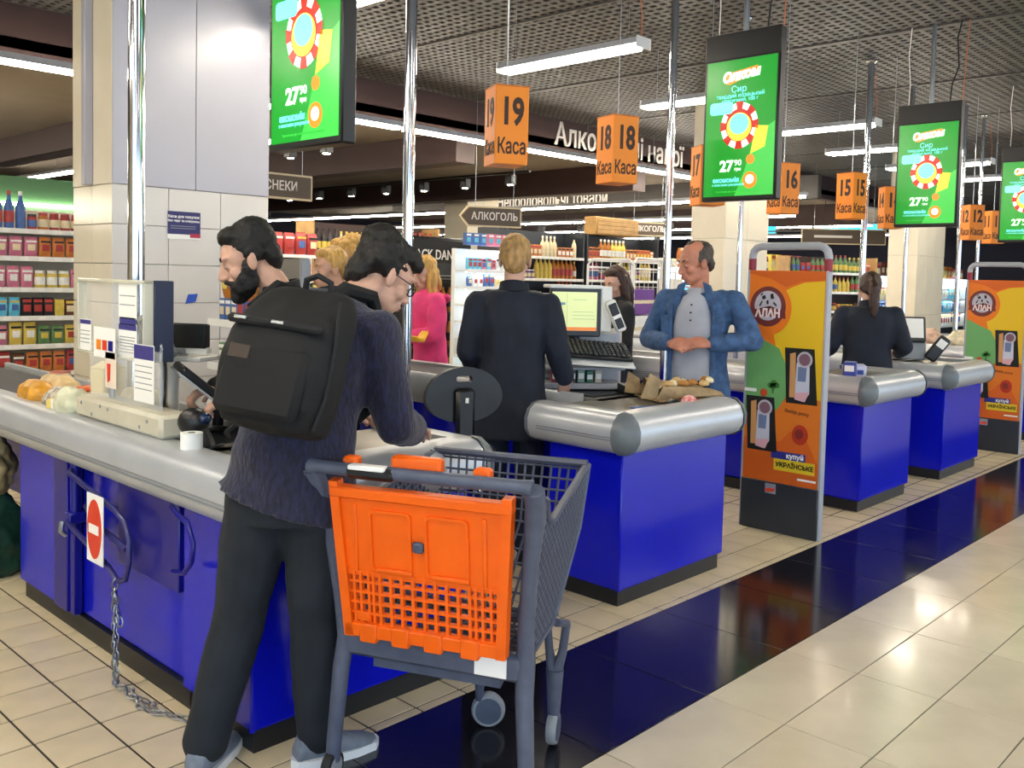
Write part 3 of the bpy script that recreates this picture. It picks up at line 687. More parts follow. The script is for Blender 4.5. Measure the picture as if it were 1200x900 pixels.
def checkout(x, y, w, L, well, label, front=.45, bodyL=None, lw=.52):
    """front end at y; the well (cashier side) is 'r' or 'l'; the belt arm of width lw runs back on the other side."""
    r = thing('checkout_counter', label, 'counter', (x, y, 0), 0, 'checkout counters')
    bl = bodyL or L
    ax0, ax1 = (0, lw) if well == 'r' else (w-lw, w)
    MB().box((.02, .02, 0), (w-.02, front-.02, .075)).box((ax0+.02, front-.03, 0), (ax1-.02, bl-.02, .075)).build('plinth', M['plinth'], r)
    g = .004
    MB().box((0, 0, .075), (w, front, .74), .012).build('front_cabinet', M['blue'], r)
    segs = [front+g, front+.95, bl]
    for i in range(2):
        ins = .035 if i == 0 else 0
        if segs[i+1] > segs[i]+.05:
            MB().box((ax0+ins, segs[i], .075), (ax1-ins, segs[i+1]-g, .74), .01).build('side_panel', M['blue'], r)
    if bl < L: MB().box((ax0+.24, bl, .30), (ax1-.05, L-.05, .74), .01).build('belt_housing', M['bluedark'], r)
    MB().box((-.004, -.004, .075), (.018, .018, .735), .006).build('corner_profile', M['blue'], r)
    # worktop
    t = MB().box((.02, .02, .74), (w-.02, front+.06, .878)).box((ax0+.02, front, .74), (ax1-.02, L-.02, .878)); t.build('worktop', M['counter'], r)
    MB().box((ax0+.07, front+.9, .876), (ax1-.07, L-.05, .89), .004).build('conveyor_belt', M['belt'], r)
    MB().box((ax0+.1, front+.12, .876), (ax1-.1, front+.42, .884), .003).build('scanner_plate', M['black'], r)
    # bumpers
    h = MB(); bumper_run(h, (.0, 0), (w, 0), (0, -1)); h.build('front_bumper', M['hood'], r)
    for nm, xx, o, e in (('side_bumper', 0, (-1, 0), L if well == 'r' else front+.06), ('side_bumper', w, (1, 0), L if well == 'l' else front+.06)):
        h = MB(); bumper_run(h, (xx, 0), (xx, e), o); h.build(nm, M['hood'], r)
        h = MB(); bumper_run(h, (xx, e), (xx, e+.018), (o[0]*1.03, 0)); h.build('bumper_end_cap', M['cap'], r)
    xi = ax1 if well == 'r' else ax0; h = MB(); bumper_run(h, (xi, front+.12), (xi, L), ((.35 if well == 'r' else -.35), 0)); h.build('inner_bumper', M['hood'], r)
    gr = MB(); groove_run(gr, (0, 0), (0, L if well == 'r' else front), (-1, 0)); groove_run(gr, (w, 0), (w, L if well == 'l' else front), (1, 0)); gr.build('bumper_groove', M['groove'], r)
    h = MB(); bumper_corner(h, (0, 0), pi, 1.5*pi); h.build('bumper_corner', M['cap'], r)
    h = MB(); bumper_corner(h, (w, 0), 1.5*pi, 2*pi); h.build('bumper_corner', M['cap'], r)
    return r
c1 = checkout(1.50, 2.50, .91, 3.75, 'r', 'nearest blue checkout counter with long grey bumper, beside the orange trolley', bodyL=2.0)
MB().box((-.004, .47, .40), (.03, .95, .72), .004).build('dark_blue_panel', M['bluedark'], c1)
MB().box((-.006, 1.36, .08), (.03, 1.40, .715), .004).box((-.012, 1.42, .08), (.03, 1.56, .715), .004).build('dark_blue_upright', M['bluedark'], c1)
c2 = checkout(3.40, 2.52, .91, 3.6, 'l', 'blue checkout counter in the middle, holding the open paper bag of shopping')
c3 = checkout(6.03, 2.52, .85, 3.6, 'r', 'third blue checkout counter, just right of the orange advertising gate')
c4 = checkout(7.56, 2.52, .87, 3.6, 'l', 'fourth blue checkout counter, left of the farther advertising gate')
checkout(10.25, 2.52, .87, 3.35, 'r', 'fifth checkout counter, half hidden beyond the farther gate')
checkout(11.85, 2.52, .87, 3.6, 'l', 'farthest checkout counter at the right frame edge')

# ------------------------------------------------------------------ barrier rails, no-entry sign, chain on the first till
br = thing('barrier_rail', "blue hinged rail with the no-entry plate on the nearest counter's side", 'barrier', (1.44, 3.4, 0))
MB().tube([(.02, .40, .70), (0, .37, .695), (0, -.06, .625), (0, -.13, .60), (0, -.17, .545), (0, -.17, .46), (0, -.14, .39), (0, -.08, .37)], .011, 8).build('rail_loop', mat('violet_blue_tube', '2a2a68', .35), br)
MB().tube([(.02, .42, .52), (0, .40, .49), (0, .30, .475), (0, .0, .405), (0, -.08, .37)], .010, 8).tube([(.06, .36, .555), (.005, .1, .535), (.005, -.14, .50)], .011, 8).build('lower_rail', mat('violet_blue_tube'), br)
MB().cyl((.035, .40, .44), (.035, .40, .74), .018, 10).box((.0, .37, .485), (.07, .43, .53), .006).build('hinge_post', M['bluedark'], br)
MB().tube([(-.015, .40, .50), (-.02, .40, .46), (.0, .40, .44)], .012, 8).build('padlock', M['steel'], br)
np_ = MB().box((-.022, .0, .405), (-.017, .145, .665), .002).build('sign_plate', M['paper'], br)
z = MB(); n = 24
z.prism([(.0725+.062*cos(2*pi*k/n), .535+.112*sin(2*pi*k/n)) for k in range(n)], -.0245, -.0215, 0); z.build('red_disc', M['red'], np_)
MB().box((-.027, .03, .518), (-.0243, .115, .552)).build('white_bar', M['paper'], np_)
b2 = thing('wire_hook', 'curved blue hook under the bumper beside the dark blue panel', 'hook', (1.44, 2.85, 0))
MB().tube([(.02, .10, .712), (0, .03, .708), (0, -.05, .69), (0, -.09, .63), (0, -.08, .57), (0, -.03, .52), (0, .05, .505)], .009, 8).build('hook_wire', M['bluedark'], b2)
def chain():
    r = thing('chain', 'steel chain hanging from the barrier rail and lying on the tiles', 'chain', (1.415, 3.3, 0))
    l = MB(); n = 14
    pts = [(.0105*cos(2*pi*k/n), .021*sin(2*pi*k/n), 0) for k in range(n)]; l.tube(pts, .0032, 6, closed=True); me = l.mesh('chain_link', M['steel'])
    def run(P):
        k = 0
        for a, b in zip(P, P[1:]):
            a, b = Vector(a), Vector(b); L = (b-a).length; m = max(1, int(L/.033)); d = (b-a).normalized()
            for i in range(m):
                q = d.to_track_quat('Y', 'Z') @ Euler((0, (k % 2)*pi/2+.3, 0)).to_quaternion(); k += 1
                o = link('chain_link', me, r, a+d*(L*(i+.5)/m)); o.rotation_mode = 'QUATERNION'; o.rotation_quaternion = q
    run([(.02, .03, .385), (.005, .0, .34), (.01, .012, .02), (-.01, -.05, .012), (.02, -.12, .012), (-.005, -.17, .012), (.02, -.25, .012), (.01, -.33, .012), (.03, -.40, .012), (.06, -.46, .012)])
    run([(.02, .03, .375), (-.005, -.03, .30), (-.002, -.025, .03), (-.02, -.06, .02), (-.0, -.11, .024), (-.02, -.15, .02), (.0, -.2, .016), (-.02, -.24, .012), (-.01, -.31, .012), (.01, -.36, .012)])
    run([(-.01, -.02, .36), (.004, -.01, .30), (.012, -.035, .22)])
chain()

# ------------------------------------------------------------------ trolley
def trolley():
    r = thing('shopping_trolley', 'orange and slate plastic shopping trolley in front of the nearest counter', 'trolley', (1.752, 1.949, 0), rad(-65.7))
    G = M['cart']; O = M['orange']
    # axes: x to its right, y forward
    MB().tube([(-.335, -.12, .965), (-.30, -.125, .968), (.29, -.125, .968), (.325, -.12, .965)], [.026, .021, .021, .026], 12).build('handle', G, r)
    MB().box((-.215, -.152, .945), (-.06, -.098, .985), .014).build('handle_grip_sleeve', M['black'], r)
    MB().box((-.20, -.156, .975), (-.09, -.12, .990), .003).build('coin_label', M['paper'], r)
    for x, w, z in ((-.225, .032, .03), (-.04, .10, .045), (.17, .033, .03)):
        MB().box((x-w/2, -.115, .955), (x+w, -.075, .975+z), .008).build('orange_clip', O, r)
    for s in (-1, 1):
        nm = 'left' if s < 0 else 'right'
        MB().tube([(s*.33, -.12, .96), (s*.325, -.085, .90), (s*.305, -.05, .75), (s*.285, -.02, .52), (s*.28, 0, .40), (s*.285, -.02, .30), (s*.30, -.03, .12), (s*.303, -.03, .07)], [.028, .03, .024, .024, .028, .026, .023, .022], 10).build('rear_leg', G, r)
        wh = MB(); wh.T = Matrix.Translation((s*.303, -.035, .05)) @ Matrix.Rotation(pi/2, 4, 'Y'); wh.lathe([(.02, -.014), (.046, -.014), (.05, -.008), (.05, .008), (.046, .014), (.02, .014)], 18)
        w = wh.build('rear_wheel', M['rubber'], r); wh = MB(); wh.T = Matrix.Translation((s*.303, -.035, .05)) @ Matrix.Rotation(pi/2, 4, 'Y'); wh.lathe([(.012, -.018), (.034, -.016), (.034, .016), (.012, .018)], 14); wh.build('wheel_hub', M['grey'], w)
    MB().box((-.28, -.03, .345), (.28, .02, .43), .014).build('rear_crossbeam', G, r)
    MB().box((.14, -.0335, .358), (.235, -.0295, .418), .001).build('white_sticker', M['paper'], r)
    # lower tray
    t = MB(); t.prism([(-.20, .02), (.20, .02), (.16, .32), (.05, .46), (-.05, .46), (-.16, .32)], .30, .345, 2); t.build('lower_tray', G, r)
    # front casters
    for x, y, sw in ((.0, .47, 0), (.24, .43, 1)):
        f = MB()
        if sw == 0: f.tube([(x, y-.06, .33), (x-.01, y-.06, .2), (x-.03, y-.01, .08)], [.03, .022, .012], 8)
        else: f.tube([(x-.035, y-.1, .40), (x-.03, y, .36), (x-.02, y, .27), (x-.005, y, .2)], [.014, .014, .014, .02], 8).tube([(x+.03, y-.1, .40), (x+.035, y, .36), (x+.025, y, .27), (x, y, .2)], [.014, .014, .014, .02], 8).tube([(x, y, .22), (x, y, .05)], [.03, .017], 10)
        f.build('caster_fork', G, r)
        wh = MB(); wh.T = Matrix.Translation((x+(.0 if not sw else .0), y, .057)) @ Matrix.Rotation(rad(20 if not sw else 95), 4, 'Z') @ Matrix.Rotation(pi/2, 4, 'X'); rr = 1.0 if not sw else .9
        wh.lathe([(.03, -.016), (.052*rr, -.016), (.057*rr, -.008), (.057*rr, .008), (.052*rr, .016), (.03, .016)], 22); w = wh.build('front_wheel', M['grey'], r)
        hb = MB(); hb.T = wh.T; hb.lathe([(.01, -.02), (.044*rr, -.018), (.044*rr, .018), (.01, .02)], 18); hb.build('wheel_hub', M['cart'], w)
    # basket
    side = [(-.06, .93), (.03, .895), (.07, .83), (.14, .80), (.56, .875), (.62, .885), (.585, .66), (.33, .40), (0.0, .40)]   # (y, z)
    def inside(y, z, P=side):
        c = False; j = len(P)-1
        for i in range(len(P)):
            if (P[i][1] > z) != (P[j][1] > z) and y < (P[j][0]-P[i][0])*(z-P[i][1])/(P[j][1]-P[i][1])+P[i][0]: c = not c
            j = i
        return c
    def hw(y, z): return .27+.045*(z-.4)/.5-.06*max(0, y)
    for s in (-1, 1):
        g = MB(); p = .027
        def seg(y0, z0, y1, z1, t=.004):
            n = 60; run = None
            for i in range(n+1):
                y, z = y0+(y1-y0)*i/n, z0+(z1-z0)*i/n; ok = inside(y, z) and i < n
                if ok and run is None: run = (y, z)
                if not ok and run is not None:
                    a, b = run, (y, z); run = None
                    if abs(a[0]-b[0])+abs(a[1]-b[1]) < .02: continue
                    d = Vector((0, b[0]-a[0], b[1]-a[1])).normalized(); nn = Vector((0, -d.z, d.y))*t
                    A = Vector((s*hw(*a), a[0], a[1])); B = Vector((s*hw(*b), b[0], b[1])); e = Vector((s*.008, 0, 0))
                    g.add([A-nn, B-nn, B+nn, A+nn, A-nn+e, B-nn+e, B+nn+e, A+nn+e], [(0, 1, 2, 3), (4, 7, 6, 5), (0, 4, 5, 1), (1, 5, 6, 2), (2, 6, 7, 3), (3, 7, 4, 0)])
        for k in range(-6, 34):
            seg(-.1, .36+p*k-.1, .75, .36+p*k+.15, .0048)
            seg(-.1+p*k, .36, -.02+p*k, .96, .0048)
        o = g.build('basket_side_mesh', G, r); o['kind'] = 'stuff'
        f = MB(); P = [Vector((s*(hw(y, z)+.004), y, z)) for y, z in side]; f.tube(P, .013, 8, closed=True); f.build('basket_side_frame', G, r)
    MB().tube([(-.28, .62, .885), (.28, .62, .885)], .015, 8).build('basket_front_rim', G, r); MB().tube([(-.25, .33, .40), (.25, .33, .40)], .014, 8).build('basket_lower_rim', G, r)
    fm = MB()
    for k in range(19):
        x = -.25+.5*k/18; fm.tube([(x*1.12, .62, .885), (x*1.06, .585, .66), (x, .33, .40)], .0045, 4)
    for k in range(12):
        u = (k+.5)/12
        if u < .45: q = u/.45; y, z = .62-.035*q, .885-.225*q
        else: q = (u-.45)/.55; y, z = .585-.255*q, .66-.26*q
        fm.cyl((-.27, y, z), (.27, y, z), .0045, 4)
    o = fm.build('basket_front_mesh', G, r); o['kind'] = 'stuff'
    fl = MB()
    for k in range(17): fl.cyl((-.26+.52*k/16, 0, .405), (-.24+.48*k/16, .36, .40), .005, 4)
    for k in range(10): fl.cyl((-.26, .04*k, .405), (.26, .04*k, .405), .005, 4)
    o = fl.build('basket_floor_mesh', G, r); o['kind'] = 'stuff'
    # orange flap (child-seat back) hinged across the rear
    flap = link('rear_flap', None, r); flap.location = (0, -.055, .435); flap.rotation_euler = (rad(7), 0, 0)
    def ob(name, *boxes, ch=.003, m=O):
        b = MB()
        for q in boxes: b.box(q[0], q[1], ch)
        return b.build(name, m, flap)
    W0, H = .245, .50
    def hx(z): return W0+.028*z/H
    b = MB(); b.add([(-hx(.20), -.008, .20), (hx(.20), -.008, .20), (hx(.46), -.008, .46), (-hx(.46), -.008, .46), (-hx(.20), .004, .20), (hx(.20), .004, .20), (hx(.46), .004, .46), (-hx(.46), .004, .46)],
        [(0, 1, 2, 3), (4, 7, 6, 5), (0, 4, 5, 1), (1, 5, 6, 2), (2, 6, 7, 3), (3, 7, 4, 0)]); b.build('upper_panel', O, flap)
    b = MB()
    for s in (-1, 1):
        b.add([(s*(hx(z)-dx), y, z) for z in (0, H) for dx in (0, .028) for y in (-.02, .014)], [(0, 1, 3, 2), (4, 6, 7, 5), (0, 4, 5, 1), (2, 3, 7, 6), (0, 2, 6, 4), (1, 5, 7, 3)])
    b.box((-hx(0), -.02, 0), (hx(0), .014, .045), .004).box((-hx(H), -.024, .45), (hx(H), .016, .485), .006); b.build('flap_frame', O, flap)
    for x0, x1 in ((-.155, -.025), (.015, .145)):
        b = MB(); P = rrect(x0, .225, x1, .42, .015); Q = rrect(x0+.008, .233, x1-.008, .412, .012); n = len(P)
        vs = [(p[0], -.016, p[1]) for p in P]+[(p[0], -.016, p[1]) for p in Q]+[(p[0], -.007, p[1]) for p in P]+[(p[0], -.007, p[1]) for p in Q]
        fs = []
        for i in range(n):
            j = (i+1) % n; fs += [(i, j, n+j, n+i), (i, 2*n+i, 2*n+j, j), (n+i, n+j, 3*n+j, 3*n+i)]
        b.add(vs, fs); b.build('recess_frame', O, flap)
        ob('recess_ledge', ((x0+.02, -.019, .222), (x1, -.009, .236)))
    for x in (-.2, .19): ob('slot_rib', ((x-.006, -.013, .215), (x+.006, -.007, .43)), ch=.002)
    b = MB(); b.box((-.02, -.024, .30), (.012, -.007, .335), .006); b.build('flap_latch', M['cart'], flap)
    # grid
    b = MB()
    xs = [-.13+.2725*k/8 for k in range(9)]
    for x in xs: b.box((x-.0045, -.012, .04), (x+.0045, .004, .215))
    zs = [.045+.17*k/5 for k in range(6)]
    for z_ in zs: b.box((-.225, -.011, z_-.004), (.225, .003, z_+.004))
    for x in (-.21, -.19, -.165, -.15, .16, .18, .205, .225): b.box((x-.004, -.012, .04), (x+.004, .004, .215))
    o = b.build('flap_grid', O, flap)
    for x in (-.16, -.06, .04, .15): ob('hinge_lug', ((x-.035, -.026, -.012), (x+.02, .0, .05)), ch=.004)
    for x in (-.2, -.185, .185): pass
    b = MB(); b.box((-.205, -.0165, .055), (-.165, -.011, .085), .002); b.build('moulded_mark', O, flap)
    def zm(z): return z if z < .1 else z+(z-.1)/.2*(.351-.3) if z < .3 else .475+(z-.435)*.919
    seen = set()
    for o in [c for ch in r.children for c in [ch]+list(ch.children)]:
        if o.type != 'MESH' or o.data in seen: continue
        seen.add(o.data); fl_ = o.parent == flap
        for v in o.data.vertices: v.co.z = v.co.z*.919 if fl_ else zm(v.co.z)
    flap.location.z = .475
    return r
trolley()

# ------------------------------------------------------------------ swivel chair behind the first till
ch = thing('swivel_chair', 'black moulded swivel chair with a handle slot, between the first two tills', 'chair', (3.07, 3.24, .13), rad(-20))
P = []
for k in range(40):
    a = 2*pi*k/40; P.append((.20*cos(a), .80+.145*(sin(a) if sin(a) > 0 else .85*sin(a))))
b = MB(); n = len(P); Q = rrect(-.042, .872, .042, .902, .014, 5)
# backrest ring: outer outline bridged to slot by a fan of quads via resampling
Q2 = []
for p in P:
    d = Vector((p[0], p[1]-.887)); best = max(Q, key=lambda q: Vector((q[0], q[1]-.887)).normalized().dot(d.normalized())); Q2.append(best)
vs = []
for y, s in ((-.02, 1), (.015, 1)):
    for p in P: vs.append((p[0], y+.25*p[0]**2*(-1), p[1]))
    for q in Q2: vs.append((q[0], y, q[1]))
fs = []
for i in range(n):
    j = (i+1) % n; fs += [(i, j, n+j, n+i), (2*n+i, 3*n+i, 3*n+j, 2*n+j), (i, 2*n+i, 2*n+j, j), (n+i, n+j, 3*n+j, 3*n+i)]
b.add(vs, fs); b.build('backrest', M['black'], ch)
MB().box((-.05, -.055, .52), (.05, -.018, .845), .02).build('back_spine', M['black'], ch)
MB().box((-.008, -.06, .775), (.008, -.054, .80), .001).build('maker_sticker', M['paper'], ch)
MB().box((-.2, .0, .50), (.2, .40, .55), .025).build('seat', M['darkgrey'], ch)
MB().cyl((0, .2, -.05), (0, .2, .5), .028, 12).build('gas_column', M['black'], ch)
f = MB()
for k in range(5): f.tube([(0, .2, -.04), (.27*cos(1.257*k), .2+.27*sin(1.257*k), -.07)], [.022, .014], 8)
f.build('foot_star', M['black'], ch)
for k in range(5): MB().ell((.27*cos(1.257*k), .2+.27*sin(1.257*k), -.103), (.02, .027, .027), 10, 7).build('caster', M['rubber'], ch)
MB().tube([(.0, .2, .28), (.2, .2, .28)], .006, 6).tube([(.2*cos(2*pi*k/20), .2+.2*sin(2*pi*k/20), .28) for k in range(20)], .01, 6, closed=True).build('foot_ring', M['chrome'], ch)

# ------------------------------------------------------------------ chrome posts
def post(x, y, label, r=.032, base=.9):
    t = thing('chrome_post', label, 'post', (x, y, base), 0, 'chrome posts')
    MB().cyl((0, 0, 0), (0, 0, CEIL-base), r, 16).build('pole', M['chrome'], t)
    MB().lathe([(r*1.8, 0), (r*1.8, .012), (r*1.1, .03)], 16).build('base_flange', M['chrome'], t)
    MB().lathe([(r*1.1, -.03), (r*1.8, -.012), (r*1.8, 0)], 16, (0, 0, CEIL-base)).build('ceiling_flange', M['chrome'], t)
post(1.84, 4.06, 'thick chrome post on the nearest counter, in front of the white column', .036)
post(3.43, 4.10, 'chrome post rising behind the person with the backpack', .032, 0)
post(5.95, 4.05, 'chrome post behind the balding customer in denim', .03, 0)
post(7.45, 4.3, 'slim chrome post left of the nearer advertising gate', .022, 0)
post(9.63, 4.1, 'chrome post above the person with the ponytail', .032, 0)
post(11.0, 4.18, 'slim chrome post right of the person with the ponytail', .024, 0)
post(12.55, 4.1, 'chrome post beside the farther advertising gate', .03, 0)
post(13.6, 4.2, 'slimmest chrome post, at the far right behind the farther gate', .022, 0)

# ------------------------------------------------------------------ advertising gates
def blob(cx, cz, rx, rz, n=40): return [(cx+rx*cos(2*pi*k/n), cz+rz*sin(2*pi*k/n)) for k in range(n)]
def gate(x, y, label):
    r = thing('advertising_gate', label, 'gate', (x, y, 0), -pi/2, 'anti-theft gates with advertising')
    W = .255; g_or = mat('gate_print_orange', 'e2761a', .45); g_dk = mat('gate_print_burnt_orange', 'd0601a', .45)
    ye = mat('gate_print_yellow', 'e2b91c', .45); gn = mat('gate_print_green', '6aa463', .45)
    MB().box((-W, -.035, 0), (W, .035, .31), .008).build('base', M['darkgrey'], r)
    fr = MB().box((-W-.006, -.028, 0), (-W+.012, .028, 1.59), .004).box((W-.012, -.028, 0), (W+.006, .028, 1.59), .004); fr.build('side_rail', M['lampbody'], r)
    MB().box((-W+.01, -.028, .30), (W-.01, .028, 1.588), .004).build('panel', g_or, r)
    arch = MB(); arch.tube([(-W+.01, 0, 1.585), (-W+.01, 0, 1.66)], .024, 10).tube([(W-.01, 0, 1.585), (W-.01, 0, 1.66)], .024, 10); arch.build('antenna_sleeve', mat('maroon_sleeve', '8a2434', .45), r)
    arch = MB(); arch.tube([(-W+.01, 0, 1.655)]+[(-W+.01+.06-.06*cos(a), 0, 1.675+.06*sin(a)) for a in (0, .5, 1.0, 1.57)]+[(W-.07+.06*sin(a), 0, 1.675+.06*cos(a)) for a in (0, .5, 1.0, 1.57)]+[(W-.01, 0, 1.655)], .024, 10); arch.build('antenna_arch', M['lampbody'], r)
    Y = -.0285
    def clip(P): return [(max(-W+.012, min(W-.012, p[0])), max(.302, min(1.586, p[1]))) for p in P]
    def flat(name, P, m, k, par=r): return MB().prism(clip(P), Y-.0006*k, Y-.0006*(k-1)+.0003, 1).build(name, m, par)
    flat('yellow_shape', [(W, 1.53), (.12, 1.52), (.04, 1.49), (-.02, 1.46), (-.07, 1.2), (-.02, 1.0), (.06, .85), (W, .82)], ye, 1)
    flat('green_shape', [(-W, 1.22), (-.12, 1.16), (-.03, 1.12), (.03, 1.0), (.04, .86), (-.02, .76), (-.10, .69), (-W, .66)], gn, 2)
    flat('orange_shape', [(-W, .68), (-.1, .70), (.02, .79), (.10, .86), (W, .83), (W, .302), (-W, .302)], mat('gate_print_amber', 'd8751e', .45), 3)
    flat('burnt_shape', [(-W, .56), (0, .56), (.06, .63), (.16, .6), (W, .45), (W, .302), (-W, .302)], g_dk, 4)
    flat('top_shape', [(-W, 1.586), (W, 1.586), (W, 1.535), (.1, 1.525), (.0, 1.49), (-.1, 1.54), (-W, 1.57)], g_dk, 4)
    flat('emblem_halo', blob(-.115, 1.36, .155, .165), g_or, 5)
    e = flat('emblem_disc', blob(-.115, 1.37, .118, .122), mat('emblem_brown', '6e3230', .4), 6)
    flat('emblem_face', blob(-.115, 1.375, .088, .09), mat('emblem_silver', 'b9b4c0', .4), 7, e)
    flat('emblem_band', [(-.225, 1.345), (-.1, 1.375), (0, 1.34), (.005, 1.30), (-.115, 1.31), (-.235, 1.305)], mat('emblem_brown'), 8, e)
    b = MB()
    for P_ in ([(-.155, 1.43), (-.135, 1.44), (-.128, 1.418), (-.15, 1.41)], [(-.10, 1.445), (-.082, 1.45), (-.075, 1.42), (-.095, 1.415)], [(-.125, 1.405), (-.112, 1.41), (-.11, 1.385), (-.122, 1.382)], [(-.172, 1.375), (-.155, 1.405), (-.15, 1.40), (-.164, 1.37)], [(-.075, 1.40), (-.055, 1.38), (-.06, 1.372), (-.08, 1.39)], [(-.165, 1.44), (-.15, 1.452), (-.148, 1.446), (-.16, 1.433)], [(-.14, 1.36), (-.09, 1.36), (-.1, 1.367), (-.13, 1.367)]): b.prism(P_, Y-.006, Y-.004, 1)
    b.build('emblem_marks', M['inkblack'], e)
    text('emblem_lettering', 'АЛАН', .068, mat('pale_pink_print', 'f2dcd8', .5), e, (-.112, Y-.0075, 1.328), bold=.003, fitw=.165)
    for cx, cz, tl in ((.12, .965, -.03), (-.125, .655, .03)):
        q = MB(); q.prism([(cx-.09-.02, cz+.165), (cx+.085-.01, cz+.165), (cx+.085+.02, cz-.165), (cx-.09+.0, cz-.165)], Y-.006, Y-.002, 1); pb = q.build('product_picture', M['inkblack'], r)
        MB().prism([(cx-.075, cz+.13), (cx-.04, cz+.14), (cx-.03, cz-.13), (cx-.07, cz-.13)], Y-.008, Y-.005, 1).build('meat_slice', mat('salami_print', 'c8935c', .5), pb)
        MB().prism([(cx-.03, cz+.08), (cx+.05, cz+.085), (cx+.055, cz-.10), (cx+.02, cz-.15), (cx-.035, cz-.14)], Y-.009, Y-.006, 1).build('packet', mat('packet_print', 'c6c8d6', .5), pb)
        MB().prism([(cx-.02, cz+.055), (cx+.035, cz+.06), (cx+.03, cz-.03), (cx-.02, cz-.03)], Y-.0105, Y-.008, 1).build('packet_panel', mat('packet_blue', '6a7a9e', .5), pb)
        MB().prism([(cx-.035, cz-.10), (cx+.055, cz-.09), (cx+.03, cz-.15), (cx-.035, cz-.14)], Y-.0105, Y-.008, 1).build('packet_foot', mat('packet_rose', 'd9a6ae', .5), pb)
        MB().prism(blob(cx+.02, cz+.1, .048, .048, 20), Y-.011, Y-.008, 1).build('packet_seal', mat('emblem_silver'), pb); MB().prism(blob(cx+.02, cz+.1, .036, .036, 20), Y-.0125, Y-.01, 1).build('seal_core', mat('seal_plum', '7a5866', .5), pb)
    MB().prism(blob(-.12, .845, .024, .024, 14), Y-.005, Y-.002, 1).build('tomato_print', mat('tomato_print', 'c0481e', .5), r)
    b = MB()
    for dx, dz in ((0, 0), (.022, .006), (-.018, .004), (.004, .02)): b.prism(blob(-.06+dx, .89+dz, .02, .018, 10), Y-.005, Y-.002, 1)
    b.prism([(-.07, .88), (-.05, .88), (-.055, .845), (-.065, .845)], Y-.004, Y-.002, 1); b.build('broccoli_print', mat('broccoli_print', '3d7a30', .6), r)
    MB().box((-.25, Y-.004, .845), (-.17, Y-.002, .865)).build('white_strip', M['paper'], r)
    e2 = MB().prism(blob(.125, .615, .05, .06, 24), Y-.005, Y-.002, 1).build('red_emblem', mat('emblem_red', 'b23318', .5), r)
    MB().prism(blob(.12, .62, .026, .03, 14), Y-.007, Y-.004, 1).build('emblem_core', mat('seal_dark', '7c2a20', .5), e2)
    text('small_caption', 'Вибір року', .03, mat('caption_brown', '6a3410', .6), r, (.10, Y-.0035, .745), rot=(pi/2, rad(4), 0))
    MB().box((-.055, Y-.005, .455), (.165, Y-.002, .50)).build('blue_banner', mat('banner_blue', '2a2f86', .5), r)
    text('banner_lettering', 'купуй', .04, M['paper'], r, (.10, Y-.006, .478), bold=.001)
    MB().box((-.035, Y-.006, .385), (.225, Y-.002, .455)).build('yellow_banner', mat('banner_yellow', 'e0c224', .5), r)
    text('banner_lettering', 'УКРАЇНСЬКЕ', .038, M['inkblack'], r, (.10, Y-.007, .42), bold=.001)
    MB().box((.12, Y-.005, .342), (.235, Y-.002, .354)).build('white_strip', M['paper'], r)
    lg = MB().box((-.085, -.0375, .235), (-.015, -.034, .295), .001).build('base_badge', mat('badge_grey', '8d8f9a', .4), r)
    MB().prism([(-.08, .243), (-.025, .25), (-.02, .27), (-.08, .265)], -.0395, -.037, 1).build('badge_mark', M['red'], lg)
    return r
gate(5.19, 2.655, 'nearer advertising gate with orange, yellow and green panel, between the second and third counters')
gate(9.35, 2.70, 'farther advertising gate at the right edge of the photo, past the fourth counter')

